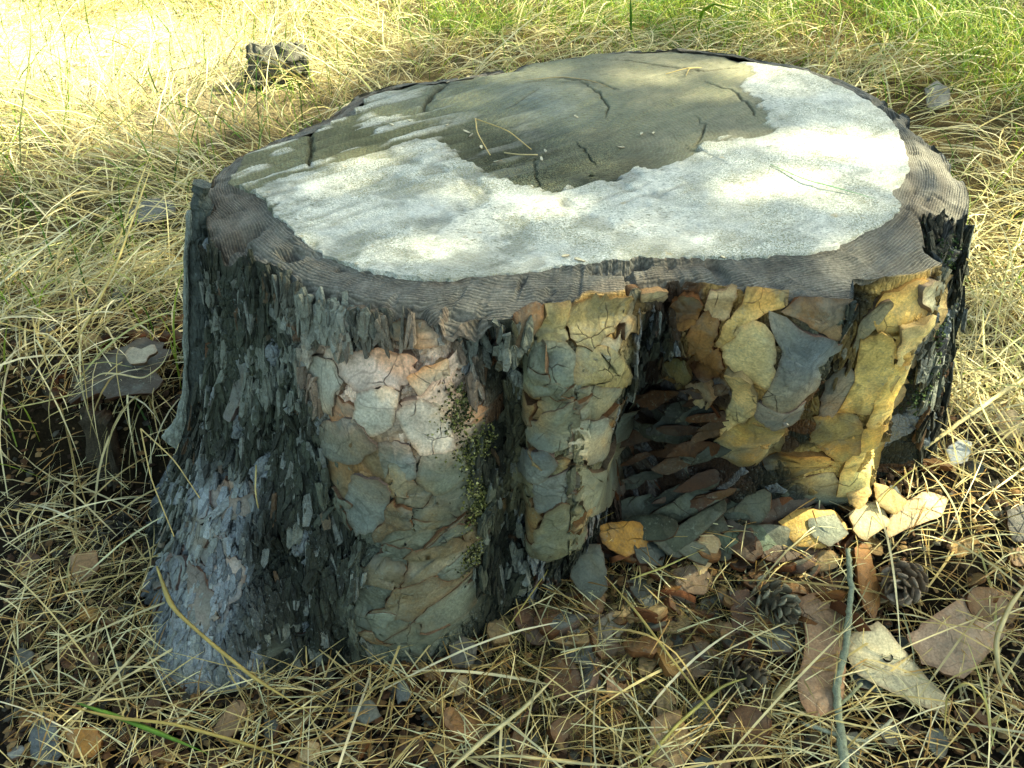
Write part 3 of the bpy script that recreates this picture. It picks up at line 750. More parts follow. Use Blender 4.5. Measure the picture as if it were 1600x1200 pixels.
def col_field(Q):
    ik = np.array([cnear(q) for q in Q])
    u, v = Q[:, 0] * .8 + Q[:, 1] * .6, Q[:, 2]
    c = ccol[ik] * (.80 + .4 * fbm(u * 40, v * 40, 201, 3))[:, None]
    w_ = sstep(.52, .70, fbm(u * 17 + 4, v * 17, 203, 4))[:, None]; c = c * (1 - .8 * w_) + c * np.array([1.55, 1.0, .62]) * .8 * w_
    g_ = sstep(.50, .66, fbm(u * 14, v * 14 + 9, 205, 4))[:, None]; c = c * (1 - .6 * g_) + lin(104, 112, 100) * .6 * g_
    k_ = sstep(.55, .72, fbm(u * 30 + 7, v * 30 + 3, 207, 4))[:, None]; c = c * (1 - .5 * k_) + c * 1.7 * .5 * k_
    return c
ACH, BCH = .34, .46                                   # chart metres per radian and per unit of t
def warp_chart(ab):
    a, b = ab[..., 0], ab[..., 1]
    w1 = .011 * (fbm(a * 55, b * 55, 211, 3) - .5) + .0020 * (fbm(a * 170, b * 170, 213, 2) - .5)
    w2 = .011 * (fbm(a * 55 + 31, b * 55, 215, 3) - .5) + .0020 * (fbm(a * 170 + 13, b * 170, 217, 2) - .5)
    return ab + np.stack([w1, w2], -1) * 2.6
traced_px = [np.array(q[0], float) for q in TRACED]
# seeds by dart throwing with uneven spacing
rj = np.random.default_rng(404); seeds = []; rads = []
for _ in range(9000):
    a = rj.uniform(R(-186) * ACH, R(8) * ACH); b = rj.uniform(.0, .98) * BCH; rad_ = rj.choice([.009, .016, .025, .036], p=[.14, .28, .33, .25])
    if seeds:
        d = np.hypot((np.array(seeds)[:, 0] - a) * 1.15, np.array(seeds)[:, 1] - b)
        if (d < (rad_ + np.array(rads)) * .82).any(): continue
    seeds.append((a, b)); rads.append(rad_)
seeds = np.array(seeds); rads = np.array(rads)
sp, sn = surf(seeds[:, 0] / ACH, seeds[:, 1] / BCH)
sik = np.array([cnear(q) for q in sp]); spx, spy = project(sp)
cells = []
for i in range(len(seeds)):
    if cfis[sik[i]] > .5 or sp[i, 2] > ZT - .020: continue
    if (sn[i] @ unit0(np.array([0, 0, HC]) - sp[i])) < .02: continue
    if any(poly_sd(spx[i:i + 1], spy[i:i + 1], t_)[0] > (4 if spx[i] < 1050 else -7) for t_ in traced_px): continue
    d = np.hypot(*(seeds - seeds[i]).T); near_ = np.argsort(d)[1:18]
    poly = [seeds[i] + np.array(v) * .09 for v in ((-1, -1), (1, -1), (1, 1), (-1, 1))]
    for j in near_:
        wgt = .5 + .5 * (rads[i] - rads[j]) / (d[j] + 1e-6) * .6; m_ = seeds[i] + (seeds[j] - seeds[i]) * np.clip(wgt, .3, .7); nd = seeds[j] - seeds[i]; out_ = []
        for k2 in range(len(poly)):
            p0, p1 = poly[k2], poly[(k2 + 1) % len(poly)]; s0, s1 = (p0 - m_) @ nd, (p1 - m_) @ nd
            if s0 <= 0: out_.append(p0)
            if s0 * s1 < 0: out_.append(p0 + (p1 - p0) * (s0 / (s0 - s1)))
        poly = out_
        if len(poly) < 3: break
    if len(poly) < 3: continue
    poly = np.array(poly); c = poly.mean(0); gap = .0001
    poly = c + (poly - c) * (1 - gap / (np.linalg.norm(poly - c, axis=1).mean() + 1e-6))
    cells.append(poly)
rem = [np.array(c_) for c_ in cells]
vis = sorted(range(len(cells)), key=lambda i: -np.ptp(cells[i][:, 0]) * np.ptp(cells[i][:, 1]))[:max(0, 296 - len(TRACED) - 30)]
base_n = len(cells)
for c_ in rem:
    px_ = float(project(surf(np.array([c_[:, 0].mean() / ACH]), np.array([c_[:, 1].mean() / BCH]))[0])[0][0])
    if px_ < 1040 and rj.random() < .24:
        sh_ = c_.mean(0) + rj.normal(0, .010, 2); an_ = rj.uniform(0, 6.28); q_ = (c_ - c_.mean(0)) * rj.uniform(.5, .85)
        cells.append(sh_ + q_ @ np.array([[math.cos(an_), math.sin(an_)], [-math.sin(an_), math.cos(an_)]]))
vis = list(vis) + list(range(base_n, len(cells)))
vis = vis[:262 - len(TRACED)]
for i in vis:
    poly = cells[i]; L = np.linalg.norm(np.roll(poly, -1, 0) - poly, axis=1); n = 30; cum = np.concatenate([[0], np.cumsum(L)]); q = []
    for s_ in np.linspace(0, cum[-1], n, endpoint=False):
        k2 = min(int(np.searchsorted(cum, s_, 'right') - 1), len(poly) - 1); f = (s_ - cum[k2]) / max(L[k2], 1e-9); q.append(poly[k2] * (1 - f) + poly[(k2 + 1) % len(poly)] * f)
    q = np.array(q); c = q.mean(0); h = rj.choice([.0004, .0014, .0026, .0046], p=[.3, .28, .24, .18]) + rj.uniform(0, .0006); tl = rj.normal(0, .022, 2); lift = rj.uniform(0, .0026) if rj.random() < .5 else 0
    rings_ = [c + (q - c) * k2 for k2 in (1.0, .9, .5)] + [c[None]]
    ch = warp_chart(np.vstack(rings_)); p_, n_s = surf(ch[:, 0] / ACH, ch[:, 1] / BCH)
    nm = n_s[-1]; nn_ = .5 * n_s + .5 * nm; nn_ /= np.linalg.norm(nn_, axis=1, keepdims=True)
    rel_ = np.vstack(rings_) - c; sz = np.abs(q - c).mean()
    off_ = h + rel_ @ tl + lift * np.clip((rel_ @ np.array([math.cos(i), math.sin(i)])) / sz, 0, 2) ** 2
    off_[:n] -= .0002 + .0005 * rj.random(n)
    if i >= base_n: off_ += .0022
    top = p_ + nn_ * off_[:, None]; low = p_[:n] - nn_[:n] * .006
    V_ = np.vstack([low, top[:n], top]); idx = np.arange(n); nx = np.roll(idx, -1)
    F4 = np.vstack([np.stack([idx, nx, n + nx, n + idx], -1)] + [np.stack([a * n + idx, a * n + nx, (a + 1) * n + nx, (a + 1) * n + idx], -1) for a in (2, 3)])
    T3 = np.stack([4 * n + idx, 4 * n + nx, np.full(n, 5 * n)], -1)
    v0, v1, v2 = V_[T3[0]]
    if np.cross(v1 - v0, v2 - v0) @ nm < 0: F4 = F4[:, ::-1]; T3 = T3[:, ::-1]
    cc = col_field(p_) * rj.uniform(.78, 1.2) * (np.array([1.25, .96, .78]) if rj.random() < .28 else 1.0)
    edge_ = np.concatenate([np.ones(2 * n), np.ones(n), np.full(n, .9), np.full(n, .5), [0]])
    me = mesh_np('bark_plate', V_, [F4, T3], [M['gplate'], M['edge']], True, np.vstack([cc[:n], cc[:n], cc]), {'edge': edge_, 'film': np.full(len(V_), .6)}, [1] * n + [0] * (3 * n))
    o = child('bark_plate', me); o.color = (*[float(v) for v in cc.mean(0)], 1); n_plates += 1
# thin layers stacked in the cavity
k = 900
for _ in range(30):
    c = cast(prox, random.uniform(985, 1130), random.uniform(590, 780)); k += 1
    if c is None: continue
    _, nn = snap_stump(c); nn = unit0(nn + np.array([0, -.6, .5]))
    t1 = unit0(np.cross([0, 0, 1.0], nn)); t2 = np.cross(nn, t1); rr = random.uniform(.008, .018); m = random.randint(6, 8); rot = random.uniform(-1.4, -.8); lp = []
    for j in range(m):
        an = 6.283 * j / m + random.uniform(-.25, .25); r_ = rr * random.uniform(.55, 1.3); u, v = r_ * math.cos(an) * .7, r_ * math.sin(an) * 2.3
        lp.append(c + t1 * (u * math.cos(rot) - v * math.sin(rot)) + t2 * (u * math.sin(rot) + v * math.cos(rot)))
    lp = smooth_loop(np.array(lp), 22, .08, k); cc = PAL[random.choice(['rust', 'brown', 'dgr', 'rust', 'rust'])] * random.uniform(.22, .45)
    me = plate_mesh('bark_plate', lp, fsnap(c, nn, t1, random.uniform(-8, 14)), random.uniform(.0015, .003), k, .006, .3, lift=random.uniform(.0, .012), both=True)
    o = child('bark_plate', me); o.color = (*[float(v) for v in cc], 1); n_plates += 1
for i, (pl, ck, mm) in enumerate(TRACED):
    c2 = np.mean(pl, axis=0); pts = [cast(prox, *(c2 + (np.array(q) - c2) * 1.03)) for q in pl]
    pts = [p for p in pts if p is not None]
    if len(pts) < 4: continue
    pts = np.array(pts); med = np.median(pts, axis=0); pts = pts[np.linalg.norm(pts - med, axis=1) < .14]
    stump_plate(pts, PAL[ck] * random.uniform(.9, 1.08), (.0018 + mm * .00032) * (.7 if c2[0] < 730 else 1), 300 + i, .055, .005, .5 if ck in ('cream', 'yellow', 'pale', 'pink') else .8, 42, .5 if c2[0] < 730 else .3)
# tall slab of bark standing off the stump's side
def ribbon_solid(name, mid, width, thick, normal_fn, col, mat):
    pass
def slab(name, left, right, thick, color, parent, out, seed):
    """solid strip between two edge lines"""
    L = np.array(left); Rr = np.array(right); n = 40; r = np.random.default_rng(seed)
    t = np.linspace(0, 1, n); ti = np.linspace(0, 1, len(L))
    I = lambda Q: np.stack([np.interp(t, ti, Q[:, i]) for i in range(3)], -1)
    L, Rr = I(L), I(Rr); jj = .0012 if thick > .006 else .0004; L = L + r.normal(0, jj, L.shape); Rr = Rr + r.normal(0, jj, Rr.shape)
    L[:, 0] += min(.010, thick * .6) * (fbm(t * 9, t * 0, seed + 1, 3) - .5); Rr[:, 0] += min(.016, thick) * (fbm(t * 11, t * 0 + 4, seed + 2, 3) - .5)
    m = 7; V = []; C = []
    for sgn in (1, -1):
        for j in range(m):
            f = j / (m - 1); b = L * (1 - f) + Rr * f
            bul = thick * (.5 + .35 * math.sin(math.pi * f)) * sgn
            rough = (fbm(t * 60, np.full(n, f * 9.0), seed, 3) - .5) * min(.004, thick * .35)
            V.append(b + out * (bul + rough)[:, None] if hasattr(bul, '__len__') else b + np.outer(bul + rough, out))
            C.append(np.outer(.6 + .8 * fbm(t * 30 + 4, np.full(n, f * 14.0), seed + 3, 3), color))
    V = np.vstack(V); C = np.vstack(C); F = []
    for s_ in range(2):
        for j in range(m - 1):
            for i in range(n - 1):
                q = [s_ * m * n + j * n + i, s_ * m * n + j * n + i + 1, s_ * m * n + (j + 1) * n + i + 1, s_ * m * n + (j + 1) * n + i]
                F.append(q if s_ == 0 else q[::-1])
    for j in (0, m - 1):
        for i in range(n - 1): F.append([j * n + i, j * n + i + 1, m * n + j * n + i + 1, m * n + j * n + i])
    for i in (0, n - 1):
        for j in range(m - 1): F.append([j * n + i, (j + 1) * n + i, m * n + (j + 1) * n + i, m * n + j * n + i])
    return child(name, mesh_np(name, V, np.array(F), M['bark'], False, C)) if parent else (V, F, C)
dl = at_z(312, 300, ZT)
def at_y(px, py, y):
    d = ray(px, py); return np.array([0, 0, HC]) + d * (y / d[1])
ys = dl[1] - .005
slab('bark_slab', [at_y(304, 282, ys), at_y(296, 330, ys - .004), at_y(292, 400, ys - .01), at_y(294, 500, ys - .02), at_y(290, 610, ys - .03), at_y(282, 690, ys - .035)],
     [at_y(322, 290, ys), at_y(330, 330, ys - .004), at_y(326, 400, ys - .01), at_y(334, 500, ys - .02), at_y(330, 620, ys - .03), at_y(312, 705, ys - .035)], .013, lin(66, 72, 66), True, np.array([0.15, -1, .1]), 5)
slab('bark_slab', [at_y(290, 330, ys - .012), at_y(287, 400, ys - .018), at_y(287, 500, ys - .028), at_y(286, 600, ys - .038), at_y(274, 655, ys - .042), at_y(254, 682, ys - .045)],
     [at_y(299, 330, ys - .012), at_y(297, 400, ys - .018), at_y(295, 500, ys - .028), at_y(294, 600, ys - .038), at_y(290, 665, ys - .042), at_y(276, 700, ys - .045)], .005, lin(122, 128, 118), True, np.array([0.15, -1, .1]), 6)
# flaky shards of fissured bark
def shards(name, regs, n, seed, w0=.0022, w1=.0072, fmin=.5, tone=None, e0=1.0, e1=3.3, lift=.0052):
    r = np.random.default_rng(seed); V = []; F = []; C = []
    loop_ = np.array([[-.5, -.9], [.1, -1.05], [.5, -.6], [.42, .5], [.12, 1.0], [-.45, .7]])
    w_ = np.array([q[4] for q in regs], float); w_ /= w_.sum(); hits = []
    for kk in r.choice(len(regs), n, p=w_):
        x0, x1, y0, y1, _ = regs[kk]; c = cast(prox, r.uniform(x0, x1), r.uniform(y0, y1))
        if c is None or c[2] > ZT - .023: continue
        q, nn = snap_stump(c)
        if nn[2] > (.5 if fmin > .3 else .93): continue
        ik = cnear(q)
        if cfis[ik] < fmin: continue
        hits.append((q, nn, ik))
    Q = np.array([h[0] for h in hits]); au = np.arctan2(Q[:, 1] - CEN[1], Q[:, 0] - CEN[0]) * .34
    ridges = fbm(au * 95, Q[:, 2] * 13, 301, 3); patches = fbm(au * 22, Q[:, 2] * 16, 303, 3)
    for (q, nn, ik), ridge, patch in zip(hits, ridges, patches):
        base = ccol[ik] if tone is None else tone
        if fmin > .3 and ridge < .43 + .05 * r.random(): continue
        t1 = np.cross([0, 0, 1.0], nn); t1 /= np.linalg.norm(t1) + 1e-9; t2 = np.cross(nn, t1)
        a = r.normal(0, .17); u = t1 * math.cos(a) + t2 * math.sin(a); v = -t1 * math.sin(a) + t2 * math.cos(a)
        wd = r.uniform(w0, w1); ln = wd * r.uniform(e0, e1); th_ = r.uniform(.001, .0028); off_ = r.uniform(.0, lift) + (.026 * (ridge - .5) if fmin > .3 else 0)
        if fmin > .3: ln = min(.017, ln * (1.0 + 2.2 * max(0, .55 - patch) * 2)); wd *= .75 + .9 * patch
        tl, tu = r.normal(0, .22, 2); lp = loop_ * r.uniform(.75, 1.2, (6, 1)) + r.normal(0, .08, (6, 2))
        top = q + np.outer(lp[:, 0] * wd, u) + np.outer(lp[:, 1] * ln, v) + np.outer(off_ + th_ + lp[:, 0] * wd * tl + lp[:, 1] * ln * tu * .5, nn)
        bot = top - nn * (th_ + .002) - (top - top.mean(0)) * .08
        b = len(V) * 13; V.append(np.vstack([top, bot, top.mean(0)[None] + nn * th_ * .15]))
        i_ = np.arange(6); j_ = (i_ + 1) % 6
        F.append(np.vstack([np.stack([i_, j_, np.full(6, 12)], -1), np.stack([6 + i_, j_, i_], -1), np.stack([6 + i_, 6 + j_, j_], -1)]) + b)
        cc = base * r.uniform(.5, 1.35) * (.55 + .9 * patch)
        if patch > .53 and r.random() < .62: cc = .5 * cc + .5 * lin(132, 136, 124)
        if r.random() < .08: cc = .5 * cc + .5 * lin(140, 144, 136)
        if r.random() < .02: cc = .6 * cc + .4 * lin(110, 80, 52)
        C.append(np.tile(cc, (13, 1)))
    return tag(child(name, mesh_np(name, np.vstack(V), np.vstack(F), M['bark'], False, np.vstack(C))), kind='stuff')
shards('bark_shards', [(296, 520, 395, 800, 9), (380, 590, 780, 1045, 5), (250, 330, 690, 900, 1.5), (450, 700, 445, 560, 3), (700, 830, 500, 920, 4), (1255, 1340, 480, 720, .9), (1430, 1515, 330, 740, 3), (970, 1060, 470, 620, 1), (240, 400, 900, 1120, 1.5)], 8600, 12)
shards('bark_scales', [(250, 400, 745, 1140, 6), (232, 330, 980, 1140, 5)], 760, 13, .004, .0095, .0, lin(116, 122, 124), .9, 1.9, .0035)

# lichen tufts in the groove: moss-green crumbs
def crumbs(name, centres, per, spread, size, cols, mat, parent, seed):
    r = np.random.default_rng(seed); V = []; F = []; C = []
    tet = np.array([[1, 1, 1], [-1, -1, 1], [-1, 1, -1], [1, -1, -1], [0, 0, 1.4], [1.3, 0, 0]], float)
    tf = np.array([[0, 4, 1], [0, 1, 2], [0, 2, 5], [0, 5, 3], [0, 3, 4], [1, 4, 3], [1, 3, 2], [2, 3, 5]])
    for c in centres:
        for _ in range(per):
            p = c + r.normal(0, spread, 3); q, nn = snap_stump(p); q = q + nn * r.uniform(.0005, .006)
            m = np.linalg.qr(r.normal(size=(3, 3)))[0]
            F.append(tf + len(V) * 6); V.append(q + (tet * r.uniform(.5, 1.2, (6, 1)) * size * r.uniform(.4, 1.2)) @ m)
            C.append(np.tile(cols[r.integers(len(cols))] * r.uniform(.6, 1.3), (6, 1)))
    return tag(child(name, mesh_np(name, np.vstack(V), np.vstack(F), mat, False, np.vstack(C))), kind='stuff')
lc = [c for c in (cast(prox, x, y) for x, y in [(712, 620), (716, 640), (738, 712), (745, 735), (742, 760), (748, 785), (740, 810), (745, 840), (735, 870), (725, 700), (750, 690), (712, 660)]) if c is not None]
crumbs('lichen', lc, 190, .009, .0011, [lin(118, 118, 66), lin(88, 92, 52), lin(146, 144, 98), lin(58, 64, 38), lin(50, 52, 36)], M['moss'], stump, 3)
lc = [c for c in (cast(prox, x, y) for x, y in [(1470, 400), (1485, 420), (1480, 480), (1460, 520), (1450, 580), (1495, 400), (1440, 620)]) if c is not None]
crumbs('moss', lc, 110, .012, .0013, [lin(40, 56, 32), lin(58, 72, 42), lin(88, 100, 70)], M['moss'], stump, 4)

# ------------------------------------------------------------------ loose bark on the ground
def ray_plane(px, py, c, n):
    d = ray(px, py); o = np.array([0, 0, HC]); return o + d * (((c - o) @ n) / (d @ n))
def flat_snap(c, n, ax, kappa):
    n = n / np.linalg.norm(n); ax = ax - n * (ax @ n); ax = ax / np.linalg.norm(ax)
    def f(p):
        d = p - c; u = float(d @ ax)
        q = p - n * (d @ n) - n * (.5 * kappa * u * u)
        nn = n + kappa * u * ax; return q, nn / np.linalg.norm(nn)
    return f
def unit(v): v = np.asarray(v, float); return v / np.linalg.norm(v)
def loose(name, pxs, color, label, dz=.012, normal=(0, -.3, 1), thick=.006, kappa=6, seed=1, cat='bark piece', group=None, film=.5, axd=0.0, jag=.04):
    c2 = np.mean(pxs, axis=0); c = on_ground(c2[0], c2[1], dz); n = unit(normal)
    pts = np.array([ray_plane(a, b, c, n) for a, b in pxs])
    me = plate_mesh(name, smooth_loop(pts, 30, jag, seed), flat_snap(c, n, np.array([math.cos(axd), math.sin(axd), 0.0]), kappa), thick, seed, .004, film, both=True)
    o = obj(name, me); o.color = (*[float(v) for v in np.asarray(color) * .8], 1); tag(o, label, cat, group); return o
G = 'large loose bark pieces around the stump'
loose('bark_piece', [(1010,806),(1080,764),(1180,735),(1202,746),(1140,776),(1060,815),(1018,832)], PAL['dgr'], 'long dark green grey bark strip leaning in the hollow under the stump', .035, (-.2,-.8,.8), .008, 14, 1, group=G, axd=1.2)
loose('bark_piece', [(1030,850),(1060,822),(1130,786),(1136,800),(1095,836),(1045,868)], PAL['dgr'] * .9, 'narrow dark rolled bark strip below the longer green grey strip', .03, (-.2,-.8,.8), .007, 20, 2, group=G, axd=1.2)
loose('bark_piece', [(1122,838),(1160,822),(1200,826),(1218,848),(1190,872),(1132,866)], lin(84, 96, 74), 'mossy green bark flake at the foot of the hollow', .02, (0,-.6,1), .006, 6, 3, group=G)
loose('bark_piece', [(936,822),(990,814),(1008,850),(972,872),(940,852)], lin(170, 124, 50), 'bright ochre bark chunk below the grey plated bark', .03, (.2,-.7,.8), .012, 10, 4, group=G)
loose('bark_piece', [(1215,818),(1250,800),(1300,802),(1326,838),(1290,862),(1240,854)], lin(196, 160, 84), 'orange bark piece under a grey scale beside the twig tip', .022, (0,-.6,1), .012, 5, 5, group=G)
loose('bark_piece', [(1262,812),(1300,806),(1322,836),(1294,856),(1268,838)], PAL['grg'], 'grey scale lying on the orange bark piece by the twig', .036, (0,-.6,1), .004, 4, 6, group=G)
loose('bark_piece', [(1326,800),(1366,786),(1386,822),(1350,848),(1330,832)], lin(214, 192, 142), 'cream bark piece just beyond the twig tip', .02, (.1,-.5,1), .008, 6, 7, group=G)
loose('bark_piece', [(1324,762),(1346,750),(1358,772),(1342,798),(1326,788)], lin(204, 170, 106), 'small rolled yellow bark curl at the foot of the yellow bark', .035, (-.3,-.7,.8), .009, 26, 8, group=G)
loose('bark_piece', [(1360,756),(1386,762),(1412,784),(1394,806),(1368,790)], lin(196, 170, 108), 'pointed yellow bark chip beside the rolled curl', .025, (.2,-.6,.8), .007, 8, 9, group=G)
loose('bark_piece', [(1392,796),(1440,770),(1482,776),(1470,806),(1412,830),(1385,842)], lin(200, 176, 132), 'pale bark sheet half under straw at the stump edge', .012, (.1,-.4,1), .005, 3, 10, group=G)
loose('bark_piece', [(1248,942),(1310,930),(1322,990),(1312,1108),(1270,1122),(1244,1082),(1256,1000)], lin(176, 140, 106), 'long pinkish brown bark piece lying beside the twig', .024, (0,-.25,1), .006, 5, 11, group=G)
h10 = loose('bark_piece', [(1330,1000),(1372,974),(1404,1010),(1476,1090),(1464,1116),(1400,1092),(1340,1052)], lin(206, 194, 156), 'pale cream bark piece pierced by a dark hole', .020, (.1,-.35,1), .006, 7, 12, group=G)
loose('bark_piece', [(1420,992),(1500,935),(1560,946),(1572,990),(1500,1062),(1450,1040)], lin(172, 146, 120), 'broad pinkish tan bark piece under straw loops', .024, (.1,-.25,1), .006, 4, 13, group=G)
loose('bark_piece', [(898,842),(940,850),(948,920),(922,936),(894,900)], lin(92, 94, 82), 'upright grey bark chip leaning below the grey plates', .035, (-.3,-.9,.6), .008, 8, 14, group=G)
loose('bark_piece', [(1140,930),(1165,920),(1186,950),(1176,988),(1146,990)], lin(104, 74, 52), 'dark brown oval bark chip left of the middle cone', .015, (0,-.5,1), .006, 8, 15, group=G)
loose('bark_piece', [(1018,1132),(1060,1112),(1082,1180),(1052,1206),(1018,1196)], lin(150, 124, 88), 'tan bark flake near the lower edge under long needles', .012, (0,-.2,1), .005, 5, 16, group=G)
loose('bark_piece', [(52,1140),(90,1130),(100,1180),(72,1200),(50,1180)], lin(92, 98, 98), 'grey bark chip beside the ochre chip in the corner grass', .012, (0,-.4,1), .006, 6, 17, group=G)
loose('bark_piece', [(106,1146),(150,1138),(162,1160),(150,1186),(116,1184)], lin(164, 116, 52), 'ochre bark chip with dark rim in the corner grass', .014, (0,-.4,1), .009, 6, 18, group=G)
loose('bark_piece', [(112,870),(150,862),(156,890),(132,920),(114,905)], lin(158, 124, 84), 'tan bark chip below the dark cone', .014, (0,-.5,1), .006, 6, 19, group=G)
loose('bark_piece', [(330,1150),(366,1094),(384,1104),(376,1140),(350,1166)], lin(138, 112, 80), 'brown bark strip at the toe of the grey root', .012, (.2,-.5,1), .006, 10, 20, group=G)
loose('bark_piece', [(702,1010),(724,994),(744,1012),(740,1042),(708,1044)], lin(110, 104, 90), 'rounded grey bark flake at the foot of the front bark', .012, (0,-.6,1), .006, 8, 21, group=G)
loose('bark_piece', [(545,1110),(580,1096),(596,1120),(570,1136)], lin(110, 112, 100), 'oval grey green bark flake in needles below the stump', .010, (0,-.4,1), .006, 8, 22, group=G)
loose('bark_piece', [(900,1000),(950,960),(985,975),(960,1010),(915,1030)], lin(120, 112, 96), 'grey bark flake half buried in needles before the stump', .010, (0,-.4,1), .005, 6, 23, group=G)
loose('bark_piece', [(205,335),(232,315),(270,318),(276,338),(240,356),(212,352)], lin(110, 112, 108), 'dark grey bark slab lying in straw beside the stump corner', .03, (.1,-.6,1), .014, 5, 24, group=G)
loose('bark_piece', [(1444,140),(1462,130),(1484,142),(1480,166),(1452,172)], lin(116, 118, 112), 'grey bark flake in the straw behind the cut face', .03, (.1,-.7,1), .006, 6, 25, group=G)
loose('bark_piece', [(1476,706),(1496,688),(1516,694),(1510,722),(1484,728)], lin(178, 182, 180), 'whitish bark flake in straw beyond the yellow bark', .012, (.1,-.5,1), .005, 6, 26, group=G)
loose('bark_piece', [(1536,660),(1580,640),(1600,660),(1580,690),(1545,690)], lin(150, 134, 104), 'brownish bark flake under straw at the frame edge', .012, (.1,-.5,1), .005, 6, 27, group=G)
loose('bark_piece', [(1330,860),(1350,850),(1372,930),(1362,972),(1345,950)], lin(150, 104, 54), 'narrow orange brown bark strip between twig and cone', .02, (.4,-.4,1), .007, 12, 28, group=G)
loose('bark_piece', [(1050,1020),(1100,1000),(1130,1030),(1100,1060),(1060,1060)], lin(116, 96, 70), 'brown bark flake behind the lowest cone', .010, (0,-.4,1), .005, 6, 29, group=G)
loose('bark_piece', [(1570,800),(1600,790),(1610,840),(1580,850)], lin(88, 84, 76), 'dark bark chip at the frame edge among straw', .012, (0,-.4,1), .006, 6, 30, group=G)
loose('bark_piece', [(1050,890),(1090,880),(1112,905),(1100,930),(1060,925)], lin(124, 100, 74), 'flat brown flake below the mossy bark strips', .014, (0,-.5,1), .005, 6, 31, group=G)
# hole in the cream piece: a dark bored pit with a rim, set into the sheet
hc = on_ground(1387, 1026, .031); ring = []
for k_ in range(14):
    a = 6.283 * k_ / 14; ring.append((math.cos(a) * .0055, math.sin(a) * .0046 * 1.2))
hv = [hc + np.array([x, y, .0002 - y * .1]) for x, y in ring] + [hc + np.array([x * .8, y * .8, -.0045]) for x, y in ring] + [hc + np.array([0, 0, -.005])]
hf = [[i, (i + 1) % 14, 14 + (i + 1) % 14, 14 + i] for i in range(14)]; ht = [[14 + i, 14 + (i + 1) % 14, 28] for i in range(14)]
obj('hole', mesh_np('hole', np.array(hv), [np.array(hf), np.array(ht)], M['rotten'], False, np.tile(lin(30, 20, 12), (29, 1))), h10)

def in_stump(x, y, pad=.0):
    th = np.arctan2(y - CEN[1], x - CEN[0]); r = np.hypot(x - CEN[0], y - CEN[1])
    return r < np.maximum(per_interp(th, fT, fR) - .015, wood_r(th) * .9) + pad
# many small flakes, of three tones
FL = [('small brown bark flake lying loose at the foot of the stump', 'loose small brown bark flakes', [lin(116, 84, 56), lin(96, 66, 42), lin(140, 104, 66), lin(128, 92, 52)]),
      ('small grey bark flake lying loose at the foot of the stump', 'loose small grey bark flakes', [lin(98, 100, 90), lin(120, 120, 110), lin(80, 86, 78)]),
      ('small tan bark flake lying loose at the foot of the stump', 'loose small tan bark flakes', [lin(178, 150, 104), lin(196, 168, 120), lin(168, 132, 76)])]
flake_mesh = []
for k_ in range(18):
    r_ = np.random.default_rng(500 + k_); m = r_.integers(6, 9)
    pts = np.array([[math.cos(6.283 * i / m) * r_.uniform(.7, 1.2), math.sin(6.283 * i / m) * r_.uniform(.5, .9), 0] for i in range(m)]) * .014
    flake_mesh.append(plate_mesh('bark_flake', smooth_loop(pts, 16, .07, 510 + k_), flat_snap(np.zeros(3), np.array([0, 0, 1.0]), unit(r_.normal(size=3)), r_.uniform(2, 26)), r_.uniform(.0018, .004), 520 + k_, .003, .5, both=True))
SPOTS = [((850, 1330, 800, 1010), 96), ((1180, 1600, 720, 1190), 54), ((700, 1250, 930, 1200), 62), ((20, 420, 800, 1200), 34), ((60, 300, 430, 560), 16), ((400, 800, 1040, 1200), 16)]
WHERE = ['below the hollow of the stump', 'among straw beyond the twig', 'in needles before the cones', 'around the grey root toe', 'behind the rotten stub', 'before the front bark']
for (wh, ((x0, x1, y0, y1), num)) in zip(WHERE, SPOTS):
    for _ in range(num):
        p = on_ground(random.uniform(x0, x1), random.uniform(y0, y1), random.uniform(.002, .014))
        if in_stump(p[0], p[1], -.01): continue
        g = random.choices((0, 1, 2), (5, 3, 2))[0]
        o = obj('bark_flake', random.choice(flake_mesh), None, p, (random.gauss(0, .38) + .2, random.gauss(0, .38), random.uniform(0, 6.28)))
        s_ = random.uniform(.6, 1.3) * (1.0 if y0 > 1000 or x1 < 450 else random.choice((1, 1, 1.5, 2.0))); o.scale = (s_, s_, s_)
        o.color = (*[float(v) for v in FL[g][2][random.randrange(len(FL[g][2]))] * random.uniform(.42, .95)], 1)
        tag(o, FL[g][0].replace('at the foot of the stump', wh), 'bark flake', FL[g][1] + ' ' + wh)
for _ in range(34):
    p = on_ground(random.uniform(945, 1235), random.uniform(765, 870), random.uniform(.004, .022))
    if in_stump(p[0], p[1], -.03): continue
    o = obj('bark_flake', random.choice(flake_mesh), None, p, (random.uniform(.3, 1.0), random.gauss(0, .3), random.uniform(-.9, .2)))
    s_ = random.uniform(1.2, 2.4); o.scale = (s_ * 1.3, s_ * .8, s_)
    o.color = (*[float(v) for v in random.choice((lin(78, 84, 66), lin(92, 92, 74), lin(84, 62, 42))) * random.uniform(.5, 1.0)], 1)
    tag(o, 'dark greenish bark flake in the heap inside the hollow', 'bark flake', 'dark bark flakes heaped in the hollow')
